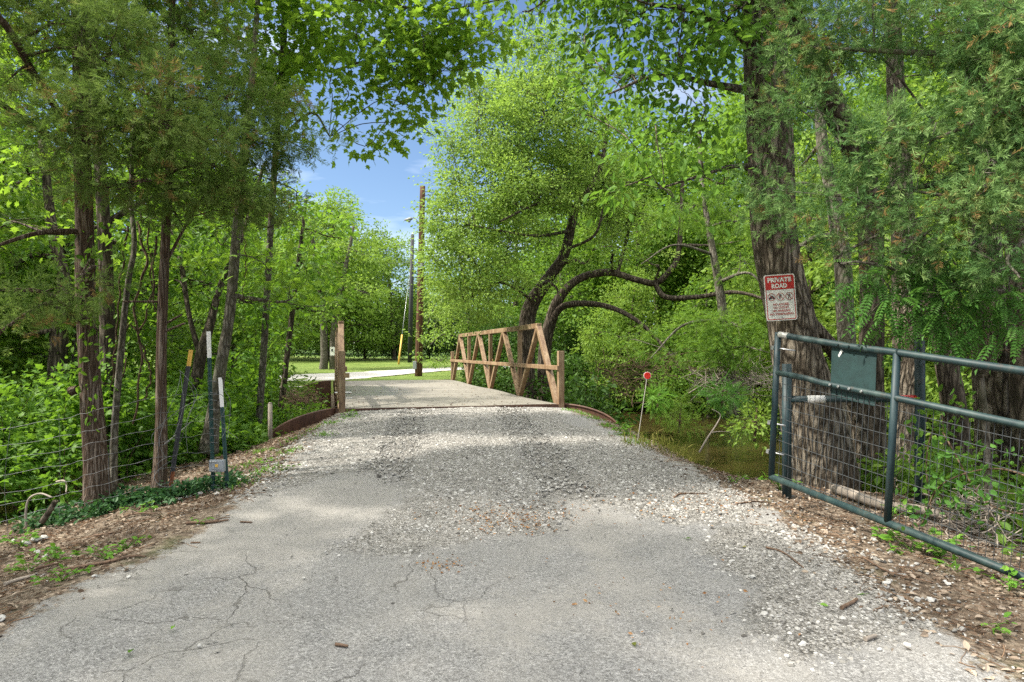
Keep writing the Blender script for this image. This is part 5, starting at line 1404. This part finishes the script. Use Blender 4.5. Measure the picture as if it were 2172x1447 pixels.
c = np.array([hit(px, py)[:2] for px, py in [(1450, 950), (1500, 960), (1550, 975), (1600, 985), (1480, 940), (1560, 950), (1620, 960), (1580, 1000), (1640, 1000), (1430, 930), (1520, 985), (1600, 940), (1400, 950), (1380, 935)]])
x, y = tufts(c[:, 0], c[:, 1], 2400, .22, r); grass('bank_grass', x, y, .26, M['drygrass'], 103)
x = r.uniform(2.4, 8.5, 9000); y = r.uniform(7, 12, 9000); ok = (H(x, y) > -.7) & (wob(x, y, 1.5, 2) > -.1) & (x > 3.4); grass('bank_grass', x[ok], y[ok], .22, M['drygrass'], 104)
ce = [(740, 888), (700, 900), (660, 915), (620, 935), (1240, 880), (1260, 890), (1290, 905), (1325, 925), (560, 960), (520, 990), (510, 1030), (690, 925), (1210, 872), (560, 1000), (610, 960), (1350, 940)]
c = np.array([hit(*p)[:2] for p in ce]); x, y = tufts(c[:, 0], c[:, 1], 1200, .09, r); grass('road_edge_grass', x, y, .085, M['weed'], 105)
c = np.array([hit(*p)[:2] for p in [(120, 1045), (60, 1080), (160, 1020), (20, 1060), (90, 1010), (380, 960), (400, 945), (420, 930)]]); x, y = tufts(c[:, 0], c[:, 1], 2600, .2, r); grass('bank_grass', x, y, .3, M['drygrass'], 106)
x = r.uniform(-22, 6, 30000); y = r.uniform(25, 50, 30000); s, t = st_(x, y); ok = (s > 13.6) & (t < 6)
dn = np.stack([np.interp(x, a[:, 0], a[:, 1]), np.interp(x, b[:2][0:1].repeat(1, 0).ravel()[:1], [0])], 0) if False else None
ne_ = np.array(ne); fe_ = np.array(fe)
o1 = np.argsort(ne_[:, 0]); o2 = np.argsort(fe_[:, 0])
on_drive = (y > np.interp(x, ne_[o1, 0], ne_[o1, 1]) - .1) & (y < np.interp(x, fe_[o2, 0], fe_[o2, 1]) + .1)
ok &= ~on_drive; grass('lawn_grass', x[ok], y[ok], .09, M['lawn'], 107)

# ---------------------------------------------------------------- single small things
def weed(px, py, label, n=12, size=.06, h=.12, mat='weed', tmpl=OVAL, seed=0, cat='weed', name='weed_plant', group='weeds along the road edges', spread=.07):
    b = hit(px, py); r = np.random.default_rng(int(px * 7 + py)); root = thing(name, label, cat, b, group)
    sm = MB(); lm = MB()
    tips = b + np.stack([r.normal(size=n) * spread, r.normal(size=n) * spread, h * (.3 + .8 * r.random(n))], -1)
    t = np.linspace(0, 1, 5)[None, :, None]; p = b[None, None] * (1 - t) + tips[:, None] * t; p[:, 1:4, 2] += .01
    sm.tubes(p, np.broadcast_to(np.linspace(.003, .0015, 5), (n, 5)), 4, 0, cap=False)
    k = np.repeat(np.arange(n), 4); d = (tips - b)[k] * [1, 1, .2] + r.normal(size=(4 * n, 3)) * [.07, .07, .02]
    leaves(lm, tmpl, tips[k] + r.normal(size=(4 * n, 3)) * .012, d, size * (.6 + .6 * r.random(4 * n)), r.random(4 * n), 2.0, 0, r)
    sm.build('stem', M['weed'], root); lm.build('foliage', M[mat], root)


W = [(1655, 1040, 'pale bright weed at the latch end foot of the gate', 9, .07, .13), (1880, 1150, 'low green weed under the middle stile of the gate', 9, .06, .10), (1935, 1172, 'broad-leaved weed just outside the bottom rail, second past the middle stile', 8, .085, .10),
     (1990, 1185, 'tallest green weed leaning over the bottom gate rail', 12, .06, .18), (2030, 1215, 'small dark weed hugging the bottom gate rail beyond the tallest weed', 6, .05, .07), (2140, 1255, 'weed with fresh leaves nearest the photo edge below the gate', 7, .06, .09), (2110, 1330, 'tiny green sprig in the brown needles below the gate', 4, .045, .05),
     (1330, 925, 'bright yellow-green weed on the creek edge beside the rusty wing wall', 16, .07, .16), (1520, 1000, 'low weed in leaf litter at the gravel edge short of the gate', 7, .05, .07), (1560, 1025, 'small weed in the litter between gravel and open gate', 6, .05, .06),
     (225, 1188, 'rounded green weed in bare soil at the inner edge of the litter', 10, .05, .08), (270, 1165, 'green weed just behind the rounded one on the litter', 8, .05, .07), (115, 1190, 'weed beside the pale flat stones on the litter', 9, .055, .08), (60, 1215, 'weed below the long curved stick near the photo edge', 9, .055, .08),
     (130, 1235, 'ragged weed touching the long curved stick', 10, .05, .08), (45, 1160, 'bright weed under the fallen arched branch', 10, .055, .10), (160, 1070, 'clump of weeds at the root of the thickest cedar', 12, .06, .14), (300, 1090, 'weed sprig between cedar root and the bare roadside', 7, .05, .07),
     (420, 1115, 'small weed by the snapped stick on the roadside', 5, .04, .05), (1890, 1100, 'leafy weed growing inside the gate mesh by the middle stile', 8, .06, .12), (560, 985, 'weed on the gravel bank behind the shorter steel post', 8, .05, .07), (600, 1000, 'lone weed on the gravel slope past the steel posts', 6, .05, .06), (740, 885, 'bushy grass-like weed at the corner where gravel meets the deck', 14, .05, .11)]
for px, py, lab, n_, s_, h_ in W:
    weed(px, py, lab, n_, s_, h_)


def bush(px, py, d, label, rpx, rpy, rd, tmpl, size, per, mat, seed, name='creek_bush'):
    make_tree(name, label, 'bush', [[(px, py + rpy, d, .02), (px + 3, py, d, .014), (px + 6, py - rpy * .7, d, .006)]], [pb(px, py, d, rpx, rpy, rd), pb(px + rpx * .3, py + rpy * .35, d, rpx * .8, rpy * .6, rd), pb(px - rpx * .3, py + rpy * .3, d, rpx * .7, rpy * .5, rd)], M[mat], M['vinebark'], tmpl, size, per, seed=seed, seg=8, crown_name='foliage', twig=(.008, 14, .004), clump=.16, leaves_per=16, flat=.8, droop=.1, upw=.9)


bush(1600, 895, 9.6, 'rounded light green bush on the creek bank next to the gate', 46, 42, .35, RHOMB, .075, 110, 'pale', 111)
bush(1440, 880, 11.5, 'feathery sprig arching from the creek edge between reflector rod and bush', 34, 38, .3, SPRAY, .14, 60, 'pale', 112)
bush(1530, 835, 13, 'white-tinged leafy shrub in front of the grey deadwood across the creek', 46, 30, .4, COMPOUND, .22, 26, 'locust', 113)
bush(1395, 840, 13.5, 'low dark sprig behind the reflector rod at the water', 34, 26, .35, COMPOUND, .2, 30, 'weed', 114)


def stick(pts, r0, r1, label, mat='stick', name='fallen_stick', cat='stick', group='sticks lying on the road edges', ground=True, forks=()):
    p = np.array([hit(*q) for q in pts]) if ground else np.array([P(*q) for q in pts])
    path = smooth_path(p, 24)
    if ground:
        path[:, 2] = H(path[:, 0], path[:, 1]) + r0 + .012
    root = thing(name, label, cat, path[0], group)
    mb = MB(); mb.tubes(path, np.linspace(r0, r1, 24), 8, rough=.06, seed=len(pts)); mb.build('stem', M[mat], root)
    for k, ang, L in forks:
        a = path[k]; d = unit(path[min(23, k + 2)] - path[k]); q = np.array([d[0] * math.cos(ang) - d[1] * math.sin(ang), d[0] * math.sin(ang) + d[1] * math.cos(ang), .05])
        mb = MB(); mb.tubes(smooth_path([a, a + q * L * .5 + [0, 0, .01], a + q * L], 10), np.linspace(r0 * .55, r1 * .5, 10), 6); mb.build('side_twig', M[mat], root)
    return root


stick([(110, 1222), (170, 1210), (230, 1200), (285, 1188), (310, 1190)], .013, .006, 'long curved stick across the weeds by the photo edge', forks=((12, .7, .18),))
stick([(10, 1250), (40, 1240), (75, 1228)], .016, .009, 'short thick stick end poking from the litter at the photo edge', 'deadwood')
stick([(75, 1215), (100, 1208), (125, 1203)], .012, .006, 'dark short stick behind the long curved stick')
stick([(245, 1175), (262, 1180), (270, 1190)], .007, .004, 'crooked thin twig at the border of soil and asphalt')
stick([(395, 1118), (440, 1115), (485, 1110)], .014, .007, 'reddish snapped stick lying on the roadside dust', forks=((14, .5, .15),))
stick([(510, 1112), (535, 1114)], .008, .005, 'short brown stick past the reddish snapped one')
stick([(200, 1142), (240, 1136)], .010, .007, 'brown stick half buried in litter near the pale stones')
stick([(265, 1100), (330, 1095)], .010, .006, 'grey stick lying in front of the slim cedar root')
stick([(405, 1157), (425, 1157)], .007, .005, 'small twig alone on the pale dust')
stick([(1625, 1168), (1660, 1178), (1705, 1212)], .008, .004, 'bent dark stick on the bare patch near the gate')
stick([(1830, 1190), (1900, 1225), (1980, 1245)], .008, .004, 'long thin brown stick in the needles along the gate', forks=((10, .6, .2),))
stick([(1560, 1075), (1600, 1068), (1640, 1072)], .008, .004, 'dark stick by the gravel heap short of the gate foot')
stick([(1785, 1300), (1810, 1286), (1818, 1282)], .012, .008, 'stubby curled wood piece among white pebbles')
stick([(1835, 1368), (1858, 1362)], .013, .010, 'tan chip of wood near the photo bottom among pebbles', 'deadwood')
stick([(712, 1376), (738, 1380)], .010, .006, 'brown stub of stick alone on the grey asphalt')
stick([(1430, 1062), (1445, 1052), (1500, 1052)], .009, .004, 'twig lying over the loose gravel before the litter')
stick([(890, 863.5), (925, 862)], .012, .008, 'straight stick left on the gravel at the lip of the deck')
stick([(1483, 960, 8.4), (1500, 930, 8.4), (1520, 900, 8.5), (1528, 880, 8.5), (1510, 868, 8.5)], .012, .004, 'bare pale forked sapling leaning out over the creek water', 'deadwood', 'bare_sapling', 'sapling', None, False, forks=((8, -.9, .3),))
stick([(56, 1120, 6.4), (55, 1085, 6.4), (62, 1058, 6.4), (85, 1047, 6.3), (110, 1055, 6.2)], .011, .007, 'arched dead branch with a pale worn bend behind the fence wire', 'deadwood', 'arched_branch', 'branch', None, False)
stick([(88, 1108, 6.3), (104, 1085, 6.3), (118, 1062, 6.3)], .028, .022, 'thick grey broken log stub leaning under the arched branch', 'darkbark', 'log_stub', 'log', None, False)
stick([(120, 1022, 7.2), (136, 1020, 7.1), (141, 1030, 7.1), (140, 1045, 7.0)], .011, .006, 'pale hooked root tip above the arched branch', 'deadwood', 'hooked_root', 'root', None, False)

# hanging vines between the cedars
for pts, r_, lab in (([(290, 470, 7.9), (310, 560, 7.8), (285, 650, 7.8), (300, 760, 7.8), (283, 900, 7.8)], .016, 'thick rope vine hanging nearest the grey sapling'), ([(330, 500, 7.7), (322, 620, 7.7), (296, 700, 7.7), (270, 690, 7.7), (262, 800, 7.7)], .011, 'vine looping sideways between the cedars'),
                     ([(270, 480, 8.0), (255, 600, 8.0), (248, 700, 8.0), (236, 820, 8.1)], .012, 'vine dropping beside the half-hidden trunk'), ([(312, 470, 8), (326, 640, 8), (338, 700, 8)], .010, 'straight vine touching the slim cedar'),
                     ([(290, 700, 8), (310, 760, 8), (320, 800, 8), (305, 850, 8.2)], .012, 'short dark vine twisting low in the thicket'), ([(515, 480, 9.2), (522, 560, 9.2), (512, 640, 9.2)], .008, 'slender vine hanging along the pale mottled trunk')):
    p = smooth_path([P(*q) for q in pts], 40); p += np.stack([.012 * np.sin(np.arange(40) * .9), .012 * np.cos(np.arange(40) * .7), np.zeros(40)], -1)
    root = thing('hanging_vine', lab, 'vine', p[-1], 'vines hanging among the cedars'); mb = MB(); mb.tubes(p, np.linspace(r_, r_ * .7, 40), 8, rough=.05); mb.build('stem', M['vinebark'], root)
    mb = MB(); k = r.integers(2, 38, 26); leaves(mb, OVAL, p[k] + r.normal(size=(26, 3)) * .04, r.normal(size=(26, 3)) - [0, 0, .4], .05 + .03 * r.random(26), r.random(26), 1, 0, r); mb.build('foliage', M['thicket'], root)


def climber(label, path, n, spread, size, mat, name='climbing_vine', tmpl=OVAL, lean=(0, -1, 0)):
    p = smooth_path(path, 50); root = thing(name, label, 'vine', p[0]); r = np.random.default_rng(n)
    mb = MB(); mb.tubes(p, np.full(50, .006), 6); mb.build('stem', M['vinebark'], root)
    k = r.integers(0, 50, n); mb = MB(); pos = p[k] + r.normal(size=(n, 3)) * spread
    nn = np.array(lean, float) + r.normal(size=(n, 3)) * .5; d = r.normal(size=(n, 3)) - [0, 0, .5]
    mb.inst(tmpl[0], tmpl[1], frames(d, nn, size * (.6 + .7 * r.random(n))), pos, r.random(n)); mb.build('foliage', M[mat], root)


climber('ivy climbing the thickest cedar trunk', [P(188, 900, 6.7), P(178, 780, 6.7), P(190, 700, 6.7), P(178, 600, 6.7), P(185, 500, 6.7)], 110, [.10, .04, .08], .075, 'thicket')
climber('ivy tangled through the wire mesh at the far half of the gate', [G(1.35, .05, -.08), G(1.5, .4, -.06), G(1.9, .62, -.05), G(2.3, .5, -.06), G(1.8, .35, -.1), G(1.45, .75, -.1)], 230, [.11, .06, .10], .055, 'locust', name='gate_ivy')
climber('ivy rope on the far fence post behind the gate mesh', [P(1975, 1080, 5.7), P(1965, 980, 5.9), P(1985, 900, 6.0), P(2040, 860, 6.0)], 130, [.13, .10, .12], .075, 'oak', name='post_ivy')

# dead brush across the creek and behind the gate
def brush(label, px, py, d, rpx, rpy, rd, n, seed, name='dead_brush', mat='deadwood', rad=.008):
    r = np.random.default_rng(seed); c = P(px, py, d); root = thing(name, label, 'brush', c); mb = MB()
    R = np.array([rpx / F * d, rd, rpy / F * d]); a = c + in_ball(r, n, .5) * R * [1, 1, .8]; dd = unit(r.normal(size=(n, 3)) * [1, .6, .45] + [0, 0, .05]); L = R[0] * (.4 + 1.0 * r.random(n))
    t = np.linspace(0, 1, 7)[None, :, None]; p = a[:, None] + dd[:, None] * L[:, None, None] * (t - .5); p += np.sin(t * np.pi) * r.normal(size=(n, 1, 3)) * .12 * L[:, None, None]; p += r.normal(size=p.shape) * .012
    p[..., 2] = np.maximum(p[..., 2], np.maximum(H(p[..., 0], p[..., 1]), WZ) + .02)
    mb.tubes(p, np.linspace(1, .35, 7)[None] * (rad * (.5 + 1.0 * r.random(n)))[:, None], 4, 0, cap=False); mb.build('twigs', M[mat], root)


brush('tangle of grey dead branches on the far creek bank by the oak', 1560, 800, 14.5, 90, 45, .9, 150, 121)
brush('grey dead twigs hanging below the feathery tree at the water', 1420, 775, 15, 70, 40, .8, 60, 122, mat='vinebark')
brush('dead twigs and roots heaped behind the gate mesh', 2080, 1110, 5.6, 130, 70, .5, 120, 123, rad=.006)
brush('dry pinkish twigs by the stub post at the bridge corner', 640, 850, 13.6, 45, 28, .4, 130, 124, mat='stick', rad=.005)
brush('bare brown cedar twigs crossing behind the upper gate rail', 2010, 700, 6.4, 110, 70, .5, 70, 125, mat='vinebark', rad=.006)
brush('bare twigs hanging in the shade below the arching elm limb', 1330, 800, 16, 80, 60, .8, 90, 126, mat='vinebark', rad=.007)

# fallen log at the root of the oak
stick([(1770, 1052), (1830, 1072), (1900, 1092), (1990, 1110)], .05, .035, 'pale fallen log lying behind the bottom gate rail', 'deadwood', 'fallen_log', 'log', None, True)

# pale stones on the left litter, single stones on the asphalt
def rock(px, py, s, label, flatn=.5, mat='stone', rn=.85, group='pale stones and pebbles lying loose'):
    b = hit(px, py); r = np.random.default_rng(int(px * 13 + py)); mb = MB(); v = ICO_V * (1 + .18 * r.normal(size=(12, 1))) * s * [1, .8, flatn]; a = r.random() * 6.28
    v = v @ np.array([[math.cos(a), -math.sin(a), 0], [math.sin(a), math.cos(a), 0], [0, 0, 1]])
    mb.add(v + b + [0, 0, s * flatn * .4 + .012], ICO_F, 0, rn); o = mb.build('loose_stone', M[mat], None, b, bevel=s * .12); tag(o, label, 'stone', group); return o


for px, py, s, lab in ((75, 1150, .06, 'largest pale flat stone on the leaf litter'), (55, 1158, .045, 'pale flat stone touching the largest one, fence side'), (95, 1145, .04, 'pale stone on the cedar side of the largest one'), (80, 1178, .035, 'thin pale slab below the largest flat stone'),
                       (95, 1186, .028, 'small pale slab lowest of the flat stones'), (30, 1152, .03, 'pale stone close to the photo edge in the litter'), (4, 1319, .035, 'white stone cut by the photo edge on the asphalt'), (200, 1229, .02, 'white pebble on the dust beyond the long stick'), (272, 1230, .018, 'grey pebble beside the white one on the dust'),
                       (215, 1170, .018, 'white pebble beside the rounded weed'), (352, 1140, .018, 'white pebble in the middle of the dusty shoulder'), (395, 1225, .016, 'black chip on the asphalt by the cracks'), (645, 1231, .014, 'white pebble alone on grey asphalt mid road'), (833, 1286, .014, 'dark blue-grey pebble with a tan stick beside it'),
                       (1668, 1402, .020, 'white stone nearest the photo bottom by the pebbles'), (1867, 1385, .020, 'white stone below the tan wood chip'), (1880, 1245, .03, 'biggest round pebble in the brown needles'), (1595, 1232, .03, 'upright white stone at the border of the smooth patch'), (1490, 1350, .014, 'dark pebble on the smooth asphalt'), (1632, 1186, .02, 'white stone on the bare grey patch'),
                       (400, 1058, .035, 'largest limestone lump at the feet of the steel posts'), (425, 1052, .03, 'limestone lump next to the largest one at the posts'), (460, 1052, .028, 'limestone lump right under the tall post'), (380, 1062, .028, 'limestone lump beside the rusty post foot'), (490, 1056, .02, 'small limestone lump past the shorter post')):
    rock(px, py, s, lab, .55, rn=.12 if ('dark' in lab or 'black' in lab) else .9)


def leaf(px, py, s, label, mat, rn):
    b = hit(px, py); r = np.random.default_rng(int(px + py)); mb = MB(); b2 = b + [0, 0, .022]
    leaves(mb, OVAL, b2[None], r.normal(size=(1, 3)) * [1, 1, .1], np.array([s]), np.array([rn]), 3, 0, r)
    k = MB(); d = mb.v[0][0] - mb.v[0][3]; k.tubes([b2, b2 + unit(d) * s * .35], [.0015, .001], 5)
    root = thing('fallen_leaf', label, 'leaf', b, 'single leaves fallen on the road'); mb.build('blade', M[mat], root); k.build('stalk', M[mat], root)


leaf(1837, 1270, .055, 'upright dark green leaf on the pebbles by the gate', 'oak', .5); leaf(1738, 1290, .05, 'light green flat leaf among the pebbles', 'weed', .8)
leaf(1584, 1166, .04, 'small yellow leaf on the bare patch', 'drygrass', .95); leaf(1347, 1380, .045, 'olive leaf on the asphalt near the photo bottom', 'drygrass', .2)
leaf(282, 1389, .055, 'dark green leaf on the cracked asphalt', 'oak', .5); leaf(370, 1338, .04, 'yellow-green leaf in the cracked asphalt', 'weed', .9); leaf(1453, 1150, .045, 'dark leaf at the border of the gravel', 'oak', .2); leaf(2098, 1335, .05, 'pale green leaf in the brown needles', 'weed', .7)

# ---------------------------------------------------------------- light, sky, camera
CLOUD_FILL, SKY = 20.5, .066
AZ, EL = math.radians(187), math.radians(50)     # azimuth of the sun, counted from +x towards +y
sdir = Vector((math.cos(EL) * math.cos(AZ), math.cos(EL) * math.sin(AZ), math.sin(EL)))
sl = bpy.data.lights.new('sun', 'SUN'); sl.energy = 3.4; sl.angle = math.radians(2); sl.color = (1, .945, .85)
so = bpy.data.objects.new('sun', sl); COL.objects.link(so); so.rotation_euler = (-sdir).to_track_quat('-Z', 'Y').to_euler()
w = bpy.data.worlds.new('World'); scene.world = w; w.use_nodes = True
nt_ = w.node_tree; bg = nt_.nodes['Background']; sky = nt_.nodes.new('ShaderNodeTexSky'); sky.sky_type = 'NISHITA'; sky.sun_disc = False
sky.sun_elevation = EL; sky.sun_rotation = math.pi / 2 - AZ; sky.air_density = 1.0; sky.dust_density = .6; sky.ozone_density = 4.0
# thin wisps low down, an unseen cloud field added overhead and behind for fill
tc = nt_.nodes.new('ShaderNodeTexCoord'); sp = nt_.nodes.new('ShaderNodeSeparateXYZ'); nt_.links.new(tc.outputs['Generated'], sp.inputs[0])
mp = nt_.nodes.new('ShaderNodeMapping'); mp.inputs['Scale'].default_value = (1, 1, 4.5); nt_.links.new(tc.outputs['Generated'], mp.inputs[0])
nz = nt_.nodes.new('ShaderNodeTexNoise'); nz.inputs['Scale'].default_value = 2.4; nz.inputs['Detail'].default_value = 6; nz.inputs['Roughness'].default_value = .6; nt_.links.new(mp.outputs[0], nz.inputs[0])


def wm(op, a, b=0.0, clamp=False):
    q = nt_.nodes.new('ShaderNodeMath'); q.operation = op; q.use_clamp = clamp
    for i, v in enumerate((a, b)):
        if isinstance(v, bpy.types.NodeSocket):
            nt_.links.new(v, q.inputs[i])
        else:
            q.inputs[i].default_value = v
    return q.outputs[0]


over = wm('ADD', wm('MULTIPLY', sp.outputs[2], 2.5), wm('ADD', wm('MULTIPLY', sp.outputs[1], -.25), wm('MULTIPLY', sp.outputs[0], -.35)))       # added fill cloud, overhead and behind
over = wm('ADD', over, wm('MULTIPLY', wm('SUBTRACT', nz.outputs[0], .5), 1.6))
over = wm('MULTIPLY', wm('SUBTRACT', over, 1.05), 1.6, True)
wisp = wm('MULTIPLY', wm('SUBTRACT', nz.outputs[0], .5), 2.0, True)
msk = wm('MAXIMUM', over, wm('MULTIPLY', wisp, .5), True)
mx = nt_.nodes.new('ShaderNodeMix'); mx.data_type = 'RGBA'; nt_.links.new(msk, mx.inputs[0]); nt_.links.new(sky.outputs[0], mx.inputs[6]); mx.inputs[7].default_value = (CLOUD_FILL, CLOUD_FILL * .985, CLOUD_FILL * .95, 1)
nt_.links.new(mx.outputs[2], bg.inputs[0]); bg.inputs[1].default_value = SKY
cam = bpy.data.cameras.new('camera'); co = bpy.data.objects.new('camera', cam); COL.objects.link(co); scene.camera = co
co.location = (0, 0, HC); co.rotation_euler = (math.pi / 2, 0, 0); cam.lens = 24; cam.sensor_width = 36; cam.shift_y = (HY - 723.5) / 2172; cam.clip_end = 2000; cam.clip_start = .05
vs = scene.view_settings; vs.view_transform = 'Standard'; vs.look = 'None'; vs.gamma = 1; vs.use_curve_mapping = False; vs.exposure = 1.5
scene.render.engine = 'CYCLES'; cy = scene.cycles
cy.max_bounces = 8; cy.diffuse_bounces = 6; cy.glossy_bounces = 3; cy.transmission_bounces = 4; cy.transparent_max_bounces = 8; cy.caustics_reflective = False; cy.caustics_refractive = False
cy.use_denoising = False; cy.sample_clamp_indirect = 4
